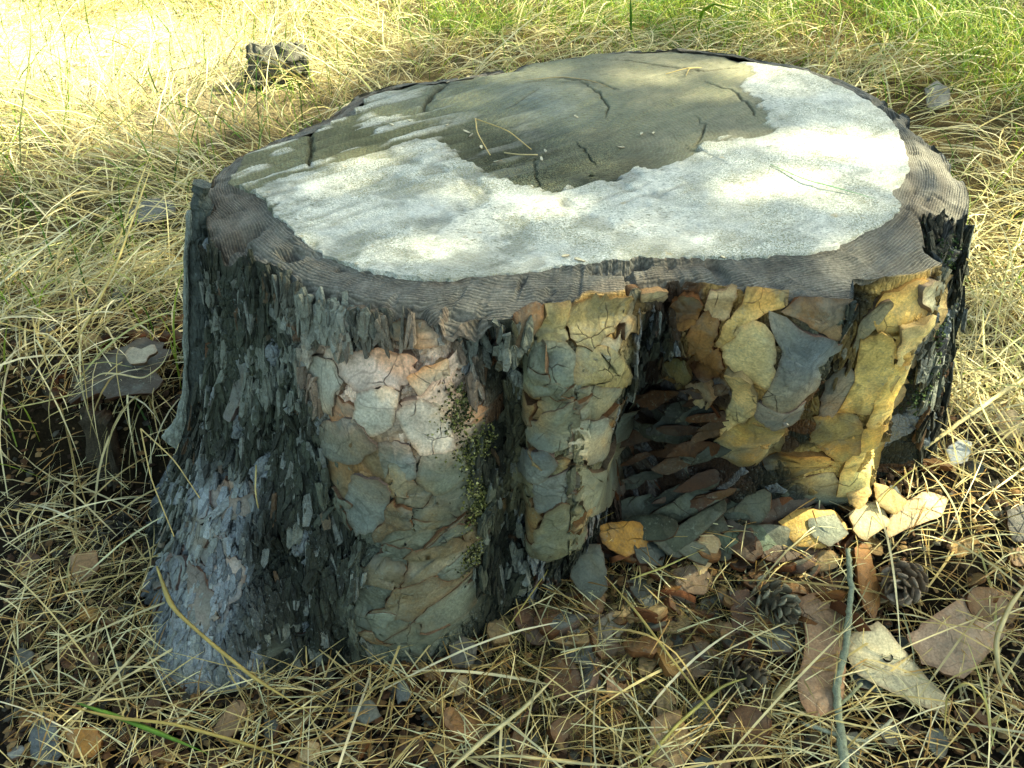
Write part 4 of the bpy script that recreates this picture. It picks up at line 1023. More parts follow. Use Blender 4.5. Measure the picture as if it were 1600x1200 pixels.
# crumbs of bark too small to tell apart
def crumb_field(name, n, sampler, size, cols, mat, seed, flat_=.35, lift=.004):
    r = np.random.default_rng(seed)
    xy = sampler(r, n); xy = xy[~in_stump(xy[:, 0], xy[:, 1], -.01)]; n = len(xy)
    z = gheight(xy[:, 0], xy[:, 1]) + r.uniform(0, lift, n)
    base = np.array([[1, 0, 0], [.35, .8, .1], [-.7, .6, 0], [-.9, -.4, .1], [.2, -.9, 0], [0, 0, 1.0], [0, 0, -1.0]])
    tf = np.array([[0, 1, 5], [1, 2, 5], [2, 3, 5], [3, 4, 5], [4, 0, 5], [1, 0, 6], [2, 1, 6], [3, 2, 6], [4, 3, 6], [0, 4, 6]])
    sz = size * r.uniform(.35, 1.3, n)
    v = base[None] * r.uniform(.6, 1.3, (n, 7, 1)) * np.array([1, 1, flat_])
    az = r.uniform(0, 6.28, n); tl = r.normal(0, .45, n)
    ca_, sa_ = np.cos(az)[:, None], np.sin(az)[:, None]; ct, st = np.cos(tl)[:, None], np.sin(tl)[:, None]
    x, y, zz = v[..., 0], v[..., 1] * ct - v[..., 2] * st, v[..., 1] * st + v[..., 2] * ct
    V = np.stack([x * ca_ - y * sa_, x * sa_ + y * ca_, zz], -1) * sz[:, None, None] + np.stack([xy[:, 0], xy[:, 1], z], -1)[:, None]
    F = (tf[None] + (np.arange(n) * 7)[:, None, None]).reshape(-1, 3)
    c = np.array(cols)[r.integers(0, len(cols), n)] * r.uniform(.3, .85, (n, 1))
    return tag(obj(name, mesh_np(name, V.reshape(-1, 3), F, mat, False, np.repeat(c, 7, 0))), kind='stuff')
def samp_px(regs):
    def f(r, n):
        w_ = np.array([q[4] for q in regs], float); w_ /= w_.sum(); ks = r.choice(len(regs), n, p=w_); out = np.zeros((n, 2))
        for i, kk in enumerate(ks):
            x0, x1, y0, y1, _ = regs[kk]; d = ray(r.uniform(x0, x1), r.uniform(y0, y1)); t = (.03 - HC) / d[2]; out[i] = d[:2] * t
        return out
    return f
o = crumb_field('bark_crumbs', 9000, samp_px([(840, 1400, 760, 1000, 4), (650, 1300, 900, 1200, 4), (1200, 1600, 700, 1200, 2), (0, 420, 700, 1200, 3), (380, 800, 1020, 1200, 2), (0, 300, 420, 700, 2)]), .0055,
            [lin(96, 66, 40), lin(70, 50, 32), lin(130, 98, 58), lin(150, 124, 82), lin(84, 82, 70), lin(58, 44, 28)], M['litter'], 7, lift=.012)
tag(o, 'fine brown crumbs of bark and humus around the stump', 'bark litter')

# ------------------------------------------------------------------ cones
def scale_mesh():
    n = 9; V = []; prof = [(0, .0012, .0012), (.35, .0030, .0010), (.7, .0052, .0010), (.9, .0046, .0018), (1.0, .0020, .0012)]
    for u, w_, h_ in prof:
        for j in range(n):
            a = 6.283 * j / n; V.append([u * .0135, math.cos(a) * w_, math.sin(a) * h_ + .004 * (u ** 2) - .0008 * math.cos(a) ** 2 * u])
    F = [[k * n + j, k * n + (j + 1) % n, (k + 1) * n + (j + 1) % n, (k + 1) * n + j] for k in range(len(prof) - 1) for j in range(n)]
    V.append([.0142, 0, .005]); tip = len(V) - 1
    T = [[(len(prof) - 1) * n + j, (len(prof) - 1) * n + (j + 1) % n, tip] for j in range(n)]
    return mesh_np('scale', np.array(V), [np.array(F), np.array(T)], M['cone'], True)
sc_me = scale_mesh()
cv = []; cf = []
for i in range(9):
    z = -.022 + i * .0055; r0 = .0075 * math.sin(math.pi * (.12 + .8 * i / 8)) + .002
    for j in range(10): cv.append([r0 * math.cos(.628 * j), r0 * math.sin(.628 * j), z])
cf = [[i * 10 + j, i * 10 + (j + 1) % 10, (i + 1) * 10 + (j + 1) % 10, (i + 1) * 10 + j] for i in range(8) for j in range(10)]
core_me = mesh_np('core', np.array(cv), np.array(cf), M['cone'], True)
def cone(px, py, rot, s, color, tipcol, label, dz=.018):
    root = bpy.data.objects.new('pine_cone', None); COL.objects.link(root); p = on_ground(px, py, dz)
    root.location = p; root.rotation_euler = rot; root.scale = (s, s, s)
    tag(root, label, 'pine cone', 'pine cones lying around the stump')
    c = obj('core', core_me, root); c.color = (*[float(v) for v in color * .6], 1)
    N = 46
    for i in range(N):
        f = i / (N - 1); z = -.021 + .043 * f; op = 1.15 - 1.0 * f ** 1.6
        o = obj('scale', sc_me, root); az = 2.39996 * i
        el = math.pi / 2 - op * 1.25 - .25 + random.gauss(0, .06)
        o.location = (.004 * math.cos(az), .004 * math.sin(az), z); o.rotation_euler = (0, -el, az)
        k_ = (.62 + .55 * math.sin(math.pi * (.15 + .75 * f))) * random.uniform(.92, 1.08); o.scale = (k_ * 1.15, k_ * 1.1, k_)
        cc = color * random.uniform(.7, 1.2) if random.random() < .7 else tipcol * random.uniform(.8, 1.1)
        o.color = (*[float(v) for v in cc], 1)
cone(1205, 938, (1.25, .35, .4), 1.12, lin(88, 82, 66), lin(128, 124, 104), 'weathered grey open pine cone beside the long pinkish bark piece', .022)
cone(1412, 912, (1.1, -.3, -.5), 1.12, lin(96, 82, 66), lin(140, 126, 108), 'brown open pine cone beyond the twig near straw', .022)
cone(1150, 1058, (1.2, .5, .9), 1.05, lin(78, 68, 52), lin(112, 100, 80), 'dull brown pine cone half sunk in needles nearest the lower edge', .012)
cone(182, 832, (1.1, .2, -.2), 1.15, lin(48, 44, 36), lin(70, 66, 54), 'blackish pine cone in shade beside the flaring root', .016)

# ------------------------------------------------------------------ broken wood and the rotten stub
def rough_block(name, dims, seed, color, mat, amp=.006, n=12):
    r = np.linspace(-1, 1, n); V = []; F = []
    for ax in range(3):
        for sg in (-1, 1):
            A_, B_ = np.meshgrid(r, r, indexing='ij'); Q = np.zeros((n, n, 3)); Q[..., ax] = sg; Q[..., (ax + 1) % 3] = A_; Q[..., (ax + 2) % 3] = B_ * sg
            F.append(grid_faces(n, n) + len(V) * n * n); V.append(Q.reshape(-1, 3))
    V = np.vstack(V); L = np.linalg.norm(V, axis=1, keepdims=True); V = V * .86 + .2 * V / L
    V = V * np.array(dims) / 2
    nz = np.stack([fbm(V[:, 0] * 60 + V[:, 2] * 37 + 3 * i, V[:, 1] * 60 - V[:, 2] * 51, seed + i, 4) - .5 for i in range(3)], -1)
    V = V + nz * amp * 2
    C = color * (.6 + .8 * fbm(V[:, 0] * 40, V[:, 2] * 130 + V[:, 1] * 60, seed + 8, 4))[:, None]
    return mesh_np(name, V, np.vstack(F), mat, False, C)
p = on_ground(438, 132, .0)
o = tag(obj('wood_block', rough_block('wood_block', (.13, .08, .095), 3, lin(92, 90, 80), M['rotten'], .022, 16), None, (p[0], p[1], p[2] + .035), (.1, .12, .3)), 'broken grey wood block lying in the sunlit straw', 'wood block')
STUB = at_z(205, 745, -.02); STUB[1] += .07
root = bpy.data.objects.new('rotten_stub', None); COL.objects.link(root); root.location = (STUB[0], STUB[1], 0)
tag(root, 'low rotten stub with a red brown hollow beside the large stump', 'rotten stub')
def stub_child(name, V, F, C, mat=None):
    o = obj(name, mesh_np(name, V, F, mat or M['rotten'], True, C), root); o.location = (-STUB[0], -STUB[1], 0); return o
# back wall: thick curved shell open to the camera
na, nz_ = 70, 30
def shell(a0, a1, r0, z0, z1, wavy, seed, cin, cout, jag=.03):
    an = np.linspace(a0, a1, na); zz = np.linspace(0, 1, nz_); AN, ZZ = np.meshgrid(an, zz, indexing='ij')
    top = z1 + jag * (fbm(an * 6, an * 0, seed, 3) - .5)[:, None]
    rr = r0 + wavy * (fbm(AN * 5, ZZ * 2.5, seed + 1, 4) - .5) + wavy * .5 * (fbm(AN * 26, ZZ * 4, seed + 2, 3) - .5) + .03 * (1 - ZZ) ** 2
    ro = rr + .018
    mk = lambda q: np.stack([STUB[0] + q * np.cos(AN), STUB[1] + q * np.sin(AN), z0 + (top - z0) * ZZ], -1).reshape(-1, 3)
    V = np.vstack([mk(rr), mk(ro)]); k_ = na * nz_; Fi = grid_faces(na, nz_); Fo = Fi[:, ::-1] + k_
    tp = np.arange(na - 1) * nz_ + nz_ - 1; Ft = np.stack([tp, tp + nz_, tp + nz_ + k_, tp + k_], -1)
    ends = []
    for i in (0, na - 1):
        e_ = i * nz_ + np.arange(nz_ - 1); ends.append(np.stack([e_, e_ + 1, e_ + 1 + k_, e_ + k_], -1))
    g_ = (.6 + .8 * fbm(AN * 20, ZZ * 5, seed + 4, 3)).reshape(-1, 1)
    return V, np.vstack([Fi, Fo, Ft] + ends), np.vstack([cin * g_, cout * g_])
V, F, C = shell(R(-25), R(200), .095, -.06, .095, .04, 7, lin(70, 38, 20), lin(60, 56, 46)); stub_child('wall', V, F, C)
V, F, C = shell(R(228), R(262), .055, -.08, .082, .030, 17, lin(60, 44, 30), lin(72, 66, 54)); stub_child('pillar', V, F, C)
tc = np.array([STUB[0] - .01, STUB[1] - .0, .094]); tn_ = unit((-.10, -.16, 1))
tp = np.array([ray_plane(a, b, tc, tn_) for a, b in [(84, 612), (100, 580), (140, 566), (170, 552), (215, 536), (250, 538), (276, 548), (256, 562), (240, 584), (218, 604), (172, 616), (140, 626), (104, 632)]])
o = obj('top_slab', plate_mesh('top_slab', smooth_loop(tp, 44, .09, 77), flat_snap(tc, tn_, np.array([1.0, .2, 0]), 4), .007, 77, .004, .8, both=True), root); o.location = (-STUB[0], -STUB[1], 0); o.color = (*[float(v) for v in lin(74, 68, 58)], 1)
tp = np.array([ray_plane(a, b, tc + np.array([0, 0, .018]), tn_) for a, b in [(196, 556), (206, 544), (222, 548), (240, 540), (246, 552), (232, 560), (230, 572), (206, 572)]])
o = obj('bark_chip', plate_mesh('bark_chip', smooth_loop(tp, 22, .03, 78), flat_snap(tp.mean(0), tn_, np.array([1.0, 0, 0]), 4), .004, 78, .002, .2, both=True)); o.color = (*[float(v) for v in lin(160, 150, 126)], 1)
tag(o, 'pale bark chip lying on top of the rotten stub', 'bark chip')

# ------------------------------------------------------------------ twigs, stalks and single needles
def tube(name, pts, r0, r1, col, mat, sides=6, n=24, jit=.0, seed=0, knots=0.0):
    pts = np.array(pts, float); L = np.concatenate([[0], np.cumsum(np.linalg.norm(np.diff(pts, axis=0), axis=1))]); t = np.linspace(0, L[-1], n)
    # smooth interpolation through the points
    c = np.stack([np.interp(t, L, pts[:, i]) for i in range(3)], -1)
    for _ in range(2):
        c[1:-1] = .25 * c[:-2] + .5 * c[1:-1] + .25 * c[2:]
    r_ = np.random.default_rng(seed); c = c + r_.normal(0, 1, c.shape) * jit
    d = np.gradient(c, axis=0); d /= np.linalg.norm(d, axis=1, keepdims=True) + 1e-9
    up = np.array([.1, .2, 1.0]); s1 = np.cross(d, up); s1 /= np.linalg.norm(s1, axis=1, keepdims=True) + 1e-9; s2 = np.cross(s1, d)
    rr = np.linspace(r0, r1, n) * (1 + knots * (r_.random(n) - .3))
    V = []
    for j in range(sides):
        a = 6.283 * j / sides; V.append(c + (s1 * math.cos(a) + s2 * math.sin(a)) * rr[:, None])
    V = np.stack(V, 1).reshape(-1, 3)
    F = np.array([[i * sides + j, i * sides + (j + 1) % sides, (i + 1) * sides + (j + 1) % sides, (i + 1) * sides + j] for i in range(n - 1) for j in range(sides)])
    V = np.vstack([V, c[0], c[-1]]); k_ = len(V)
    T = np.array([[(j + 1) % sides, j, k_ - 2] for j in range(sides)] + [[(n - 1) * sides + j, (n - 1) * sides + (j + 1) % sides, k_ - 1] for j in range(sides)])
    C = np.array(col)[None] * (.8 + .4 * r_.random((len(V), 1)))
    return mesh_np(name, V, [F, T], mat, True, C)
def gpts(pl): return [on_ground(a, b, z) for a, b, z in pl]
tw_ = tag(obj('twig', tube('twig', gpts([(1325, 858, .05), (1330, 920, .046), (1322, 1010, .042), (1306, 1070, .036), (1312, 1130, .032), (1322, 1210, .03)]), .0026, .0045, lin(128, 134, 112), M['twig'], 8, 60, .0004, 1, .35)), 'slender lichen grey twig lying over the long pinkish bark piece', 'twig')
obj('side_shoot', tube('side_shoot', gpts([(1310, 1105, .034), (1330, 1085, .036), (1346, 1068, .034)]), .002, .0016, lin(128, 130, 100), M['twig'], 6, 12, .0003, 2, .3), tw_)
tag(obj('twig', tube('twig', gpts([(1252, 1052, .02), (1222, 1078, .026), (1200, 1110, .022), (1192, 1150, .018), (1178, 1200, .014)]), .0055, .003, lin(118, 106, 70), M['twig'], 8, 30, .0003, 3, .25)), 'bent brown stick beside the long pinkish bark piece', 'twig')
tag(obj('twig', tube('twig', gpts([(1255, 1130, .02), (1300, 1145, .024), (1350, 1160, .02), (1395, 1125, .02)]), .0024, .0016, lin(160, 160, 136), M['twig'], 6, 24, .0004, 4, .3)), 'thin pale forked twig crossing under the lichen grey twig', 'twig')
tag(obj('twig', tube('twig', [on_ground(1445, 700, .03), on_ground(1500, 660, .05), on_ground(1560, 620, .06), on_ground(1610, 585, .07)], .002, .0035, lin(196, 180, 130), M['twig'], 6, 24, .0004, 5, .2)), 'dry straw coloured stem slanting up beyond the yellow bark', 'stem')
def blade(name, pts, width, col, mat, n=26, fold=.25, seed=0, tipfrac=.35):
    """a folded leaf strip with thickness of its own fold"""
    pts = np.array(pts, float); L = np.concatenate([[0], np.cumsum(np.linalg.norm(np.diff(pts, axis=0), axis=1))]); t = np.linspace(0, L[-1], n)
    c = np.stack([np.interp(t, L, pts[:, i]) for i in range(3)], -1)
    for _ in range(3): c[1:-1] = .25 * c[:-2] + .5 * c[1:-1] + .25 * c[2:]
    d = np.gradient(c, axis=0); d /= np.linalg.norm(d, axis=1, keepdims=True) + 1e-9
    s1 = np.cross(d, [.1, .3, 1.0]); s1 /= np.linalg.norm(s1, axis=1, keepdims=True) + 1e-9; s2 = np.cross(s1, d)
    f = np.linspace(0, 1, n); w_ = width * np.clip(np.minimum(.35 + f * 3, (1 - f) / tipfrac), .05, 1)
    r_ = np.random.default_rng(seed); tw2 = np.cumsum(r_.normal(0, .08, n))
    sd_ = s1 * np.cos(tw2)[:, None] + s2 * np.sin(tw2)[:, None]; nn = np.cross(d, sd_)
    V = np.stack([c - sd_ * w_[:, None] / 2, c - nn * (w_ * fold)[:, None], c + sd_ * w_[:, None] / 2, c + nn * (w_ * .06 + .0002)[:, None]], 1).reshape(-1, 3)
    F = np.array([[i * 4 + j, i * 4 + (j + 1) % 4, (i + 1) * 4 + (j + 1) % 4, (i + 1) * 4 + j] for i in range(n - 1) for j in range(4)])
    return mesh_np(name, V, F, mat, True, np.array(col)[None] * (.85 + .3 * np.repeat(r_.random(n), 4)[:, None]))
STRAW = lin(206, 184, 118); PALE = lin(222, 208, 156)
def stalk(label, pl, width, col=STRAW, group='prominent dry stalks around the stump', cat='grass stalk', name='grass_stalk', seed=0, fold=.3, tip=.35, mat='straw'):
    pts = [on_ground(a, b, z) if z is not None else None for a, b, z in pl]
    tag(obj(name, blade(name, pts, width, col, M[mat], 28, fold, seed, tip)), label, cat, group)
stalk('thick dry sheath lying over the grey root toe', [(245, 885, .10), (268, 950, .10), (330, 1005, .075), (400, 1062, .05), (450, 1092, .035), (500, 1125, .02)], .0062, lin(186, 164, 96), seed=1)
stalk('long dry stalk curving under the grey root toe', [(112, 1105, .03), (180, 1122, .035), (270, 1130, .035), (360, 1155, .03), (440, 1180, .03), (520, 1210, .03)], .005, lin(180, 158, 88), seed=2)
stalk('short green tipped stalk crossing in front of the grey root', [(120, 1098, .025), (200, 1126, .03), (260, 1150, .03), (330, 1180, .03)], .006, lin(104, 140, 52), seed=3)
stalk('straight pale stalk rising from the lower edge before the stump', [(690, 1215, .03), (750, 1160, .035), (820, 1105, .04), (880, 1045, .045)], .0055, PALE, seed=4)
stalk('long pale stalk lying flat along the lower edge', [(700, 1185, .02), (800, 1180, .03), (900, 1192, .03), (1000, 1200, .03)], .004, PALE, seed=5)
stalk('pair of stiff needles leaning up to the grey plated bark', [(790, 985, .03), (850, 900, .06), (900, 830, .08), (960, 800, .09)], .003, lin(196, 176, 100), seed=6)
stalk('long stalk running from the lower edge up toward the cones', [(990, 1210, .03), (1060, 1130, .03), (1130, 1070, .035), (1200, 1050, .03)], .004, lin(176, 170, 100), seed=7)
stalk('double needle slanting down from the ochre bark chunk', [(945, 900, .04), (990, 950, .04), (1050, 1030, .035), (1120, 1120, .03), (1160, 1200, .03)], .0028, lin(200, 180, 110), seed=8)
stalk('straw stem crossing below the ochre bark chunk', [(985, 905, .05), (1040, 885, .05), (1100, 858, .06)], .0035, lin(204, 192, 116), seed=9)
stalk('broad pale dry leaf looping at the frame edge', [(1610, 905, .06), (1578, 945, .07), (1555, 1000, .07), (1562, 1060, .05), (1600, 1100, .03)], .0055, lin(214, 200, 150), seed=10)
stalk('second pale dry leaf curling below the looping one', [(1545, 1010, .05), (1575, 1040, .06), (1600, 1080, .05)], .005, lin(206, 190, 130), seed=11)
stalk('thin arched leaf circling among the straw near the frame edge', [(1475, 1150, .02), (1478, 1090, .06), (1510, 1062, .08), (1540, 1095, .06), (1548, 1160, .02)], .0045, lin(196, 180, 110), seed=12)
stalk('tall straw stem leaning over the rotten stub', [(138, 640, .12), (128, 560, .16), (118, 480, .20), (95, 385, .24)], .0035, lin(204, 184, 120), seed=13)
stalk('long straw stem slanting from the rotten stub to the upper straw', [(20, 650, .10), (80, 585, .14), (130, 520, .16), (180, 420, .18), (245, 235, .20)], .0035, lin(208, 190, 122), seed=14)
stalk('curled pale leaf on the rotten stub', [(138, 596, .14), (160, 582, .155), (190, 585, .155), (225, 593, .145), (255, 570, .15), (268, 535, .16)], .0045, PALE, seed=15)
stalk('straight paired stem beside the rotten stub', [(10, 640, .08), (70, 628, .11), (146, 608, .12)], .004, lin(206, 194, 130), seed=16)
stalk('green grass blade standing behind the cut face', [(987, 75, .02), (986, 40, .10), (985, -20, .2)], .006, lin(66, 120, 34), seed=17, mat='green')
stalk('green blade bending over behind the cut face', [(1090, 60, .02), (1095, 20, .10), (1115, 5, .14), (1160, 20, .12)], .008, lin(120, 160, 50), seed=18, mat='green')
stalk('long thin stem standing in the sunlit straw', [(35, 310, .02), (30, 200, .12), (48, 80, .22), (48, -10, .3)], .003, lin(124, 130, 70), seed=19)
stalk('long straw stem slanting across the grass beside the stump', [(0, 345, .06), (120, 250, .08), (240, 150, .12), (330, 90, .14)], .003, lin(170, 170, 90), seed=20)
stalk('pale straw stem leaning toward the stump corner', [(168, 430, .03), (200, 330, .10), (245, 215, .16)], .0035, lin(214, 196, 130), seed=21)
stalk('green leaning blade close to the stump corner', [(385, 225, .03), (350, 190, .06), (330, 170, .10)], .006, lin(90, 132, 44), seed=22, mat='green')
# needle pairs that can be picked out
def pair(label, a, b1, b2, surf, w_=.0015, col=lin(206, 178, 112), bow=.006):
    root_ = bpy.data.objects.new('needle_pair', None); COL.objects.link(root_); p0 = surf(*a); root_.location = p0; tag(root_, label, 'pine needles', 'needle pairs one can pick out')
    for i, b in enumerate((b1, b2)):
        q = surf(*b); m_ = (p0 + q) / 2 + np.array([bow * (1 - 2 * i), 0, .004])
        o = obj('needle', tube('needle', [p0, m_, q], w_ / 2, w_ / 2.6, col, M['needle'], 5, 14), root_); o.location = -p0
wsf = lambda x, y, z=.002: on_wood(x, y, z)
pair('pale needle pair spread on the dark heartwood', (743, 188), (830, 236), (766, 245), wsf)
pair('short needle pair lying in the sunlit back of the cut face', (1095, 108), (1040, 118), (1072, 120), wsf, .0013)
def near_stump(x, y, z): return at_z(x, y, z)
pair('long hanging needle pair beside the flaring root', (220, 670, .18), (312, 778, .16), (272, 838, .12), near_stump, .0017)
tag(obj('needle', tube('needle', [on_wood(788, 240), on_wood(812, 243), on_wood(840, 243)], .0009, .0007, lin(206, 184, 130), M['needle'], 5, 10)), 'single short needle below the needle pair on the heartwood', 'needle')
tag(obj('green_straw', blade('green_straw', [on_wood(1203, 258, .001), on_wood(1260, 288, .004), on_wood(1310, 300, .004), on_wood(1368, 312, .001)], .003, lin(150, 190, 140), M['green'], 20)), 'pale green grass blade lying on the white crust', 'grass blade')
tag(obj('straw', blade('straw', [on_wood(820, 130, .004), on_wood(880, 126, .005), on_wood(930, 132, .004), on_wood(960, 143, .002)], .003, lin(170, 150, 108), M['straw'], 20)), 'thin straw lying along a crack at the back of the cut face', 'straw')
pts = [snap_stump(cast(prox, a, b)) for a, b in [(408, 725), (424, 760), (426, 780), (414, 800)]]
tag(obj('needle', tube('needle', [q + n_ * z for (q, n_), z in zip(pts, (.006, .02, .02, .006))], .001, .0007, lin(196, 176, 116), M['needle'], 5, 14)), 'curved needle caught on the dark bark of the root', 'needle')

for k_, (a, b) in enumerate([(699, 197), (736, 213), (730, 208), (752, 232), (852, 238), (846, 250), (778, 254), (700, 130), (970, 232), (1002, 211), (1020, 210), (900, 184), (905, 408), (1130, 404), (884, 402), (640, 190), (612, 196)]):
    o = obj('wood_chip', flake_mesh[k_ % 18], None, on_wood(a, b, .0015), (random.gauss(0, .2), random.gauss(0, .2), random.uniform(0, 6.28))); sc_ = random.uniform(.22, .42); o.scale = (sc_, sc_ * .5, sc_ * .6)
    o.color = (*[float(v) for v in lin(206, 196, 164)], 1); tag(o, 'tiny pale wood chip lying on the cut face', 'wood chip', 'tiny chips on the cut face')
# ------------------------------------------------------------------ grass, straw and needles in mass
def ribbons(name, xy, r, length, width, el0, bend, curl, cols, mat, K=6, z0=0.0, roll=.6, kind='stuff', floor=True, tipdark=0.0, az=None):
    n = len(xy); L = r.uniform(*length, n); W_ = r.uniform(*width, n); az = r.uniform(0, 6.283, n) if az is None else az
    el = np.radians(r.uniform(*el0, n)); bd = r.uniform(*bend, n); cu = r.normal(0, curl, n)
    p = np.stack([xy[:, 0], xy[:, 1], gheight(xy[:, 0], xy[:, 1]) + (r.uniform(0, z0, n) if z0 else 0)], -1)
    c = np.array(cols)[r.integers(0, len(cols), n)] * r.uniform(.7, 1.2, (n, 1))
    rl = r.normal(0, roll, n); V = []; C = []
    for k_ in range(K + 1):
        f = k_ / K
        h = np.stack([-np.sin(az), np.cos(az), 0 * az], -1); d = np.stack([np.cos(el) * np.cos(az), np.cos(el) * np.sin(az), np.sin(el)], -1)
        nn = np.cross(d, h); sd_ = h * np.cos(rl)[:, None] + nn * np.sin(rl)[:, None]
        w_ = W_ * min(1, .6 + 2 * f) * (1 if f < .6 else max(.08, (1 - f) / .4))
        V.append(np.stack([p - sd_ * w_[:, None] / 2, p + sd_ * w_[:, None] / 2], 1)); C.append(np.repeat((c * (.85 + .3 * f))[:, None], 2, 1))
        p = p + d * (L / K)[:, None]
        if floor: g_ = gheight(p[:, 0], p[:, 1]) + .003; p[:, 2] = np.maximum(p[:, 2], g_)
        el = el - bd / K * (1.6 if k_ > 1 else .6); az = az + cu / K; rl = rl + r.normal(0, .15, n)
    V = np.stack(V, 1).reshape(-1, 3); C = np.stack(C, 1).reshape(-1, 3); s_ = 2 * (K + 1)
    k_ = np.arange(K)[None] * 2 + (np.arange(n) * s_)[:, None]
    F = np.stack([k_, k_ + 1, k_ + 3, k_ + 2], -1).reshape(-1, 4)
    return tag(obj(name, mesh_np(name, V, F, mat, True, C)), kind=kind)
def swath(xy, r, sd=.75): return 6.283 * 1.6 * fbm(xy[:, 0] * 1.7 + 9, xy[:, 1] * 1.7, 69, 2) + r.normal(0, sd, len(xy))
def field(r, n, x0, x1, y0, y1, dens=None, pad=.02):
    xy = np.stack([r.uniform(x0, x1, n), r.uniform(y0, y1, n)], -1)
    k_ = (np.abs(xy[:, 0]) < .56 * (xy[:, 1] + .55) + .1) & ~in_stump(xy[:, 0], xy[:, 1], pad)
    if dens is not None: k_ &= r.random(n) < dens(xy[:, 0], xy[:, 1])
    return xy[k_]
r1 = np.random.default_rng(31)
SC = [lin(224, 210, 158), lin(208, 190, 130), lin(236, 226, 186), lin(184, 164, 106), lin(230, 218, 172), lin(158, 144, 94), lin(212, 206, 158), lin(196, 196, 130)]
def green_dens(x, y):
    d = 0
    for px, py, rr in [(1050, 40, .32), (1150, 35, .25), (940, 30, .22), (730, 45, .20), (1500, 70, .30), (1420, 30, .30), (1590, 130, .25)]:
        c = at_z(px, py, 0); d = d + np.exp(-((x - c[0]) ** 2 + (y - c[1]) ** 2) / (rr * .7) ** 2)
    return np.clip(d, 0, 1) * (.4 + .9 * fbm(x * 6, y * 6, 64, 3))
def straw_dens(x, y):
    b = sstep(1.0, 1.5, y + .25 * np.maximum(np.abs(x) - .45, 0) + .3 * (x > .5))
    return np.clip(b, .025, 1) * (.55 + .6 * fbm(x * 5, y * 5, 61, 3)) * (1 - .65 * np.clip(green_dens(x, y), 0, 1)) * (.25 + .75 * sstep(.36, .55, fbm(x * 3.2, y * 3.2, 66, 3))) * (1 - .62 * np.exp(-(((x + 1.15) / .5) ** 2 + ((y - 2.6) / .5) ** 2)))
xy = field(r1, 46000, -2.3, 2.3, .62, 3.7, straw_dens)
o = ribbons('dry_grass', xy, r1, (.06, .22), (.0010, .0034), (4, 58), (.1, 1.7), .6, SC, M['straw'], 6, .03, az=swath(xy, r1, .9)); tag(o, 'mass of dry yellow straw around and behind the stump', 'dry grass')
xy = field(r1, 16000, -2.3, 2.3, .9, 3.7, straw_dens)
o = ribbons('straw_stems', xy, r1, (.12, .34), (.0009, .0022), (3, 40), (.1, .8), .25, SC + [lin(228, 214, 160)], M['straw'], 5, .05, az=swath(xy, r1, .6)); tag(o, 'long thin straw stems lying across one another', 'dry grass')
xy = field(r1, 4200, -1.3, 1.5, .55, 1.9, lambda x, y: np.clip(sstep(.45, .62, np.abs(x + .02)) + .03, 0, 1) * np.where(x < -.3, .22 + .4 * (y > 1.3), 1))
o = ribbons('curled_straw', xy, r1, (.07, .22), (.0012, .0034), (8, 70), (.4, 2.4), .9, SC + [lin(232, 216, 160)], M['straw'], 10, .02); tag(o, 'curled flat dry grass leaves at both sides of the stump', 'dry grass')
GC = [lin(110, 142, 44), lin(88, 126, 40), lin(140, 160, 60), lin(70, 104, 34), lin(160, 168, 74)]
xy = field(r1, 60000, -1.2, 2.4, 1.5, 3.6, green_dens)
o = ribbons('green_grass', xy, r1, (.06, .17), (.0012, .0026), (25, 85), (.6, 1.8), .7, GC, M['green'], 5, .01); tag(o, 'patches of fresh green grass behind the stump', 'grass')
xy = field(r1, 5200, -2.2, 1.9, .85, 3.3, lambda x, y: np.where(x < -.35, .95, .45) * sstep(.9, 1.3, y))
o = ribbons('thin_green_blades', xy, r1, (.06, .20), (.0012, .0030), (45, 88), (.2, 1.1), .4, GC[:4], M['green'], 6); tag(o, 'thin green blades scattered in the straw', 'grass')
xs_ = np.stack([r1.uniform(-.80, -.42, 150), r1.uniform(1.10, 1.30, 150)], -1); xs_ = xs_[~in_stump(xs_[:, 0], xs_[:, 1], .0)]
o = ribbons('draped_straw', xs_, r1, (.10, .26), (.0012, .0030), (8, 48), (.5, 1.8), .35, SC[:6], M['straw'], 8, .02, az=r1.normal(-1.5, .6, len(xs_)), floor=True); tag(o, 'straw draped forward over the rotten stub', 'dry grass')
# needle litter in fascicles of two
xy = np.vstack([samp_px([(380, 1350, 930, 1200, 5), (0, 420, 700, 1200, 5), (1150, 1600, 650, 1200, 4), (850, 1300, 800, 950, 1.2), (0, 300, 380, 700, 3), (1400, 1600, 380, 700, 1.5)])(r1, 2500)])
xy = xy[~in_stump(xy[:, 0], xy[:, 1], .0)]
az1 = r1.uniform(0, 6.283, len(xy)); xy2 = np.vstack([xy, xy]); az2 = np.concatenate([az1, az1 + r1.normal(0, .22, len(xy))])
NC = [lin(206, 184, 122), lin(222, 208, 156), lin(164, 130, 72), lin(178, 160, 104), lin(140, 108, 60), lin(200, 196, 150)]
o = ribbons('fallen_needles', xy2, r1, (.035, .065), (.0010, .0016), (-2, 26), (.1, .9), .25, NC, M['needle'], 4, .03, az=az2); tag(o, 'litter of fallen pine needles around the stump', 'pine needles')
xy = samp_px([(380, 1350, 980, 1200, 5), (0, 420, 760, 1200, 6), (1300, 1600, 650, 1200, 6)])(r1, 360)
xy = xy[~in_stump(xy[:, 0], xy[:, 1], .0)]
o = ribbons('dead_stems', xy, r1, (.08, .26), (.0009, .0028), (0, 24), (.1, .7), .22, SC[:5] + NC[:2], M['straw'], 8, .03); tag(o, 'long dead grass stems strewn before the stump', 'dry grass')
xy = samp_px([(760, 1150, 930, 1150, 5), (20, 300, 800, 1100, 2)])(r1, 5200)
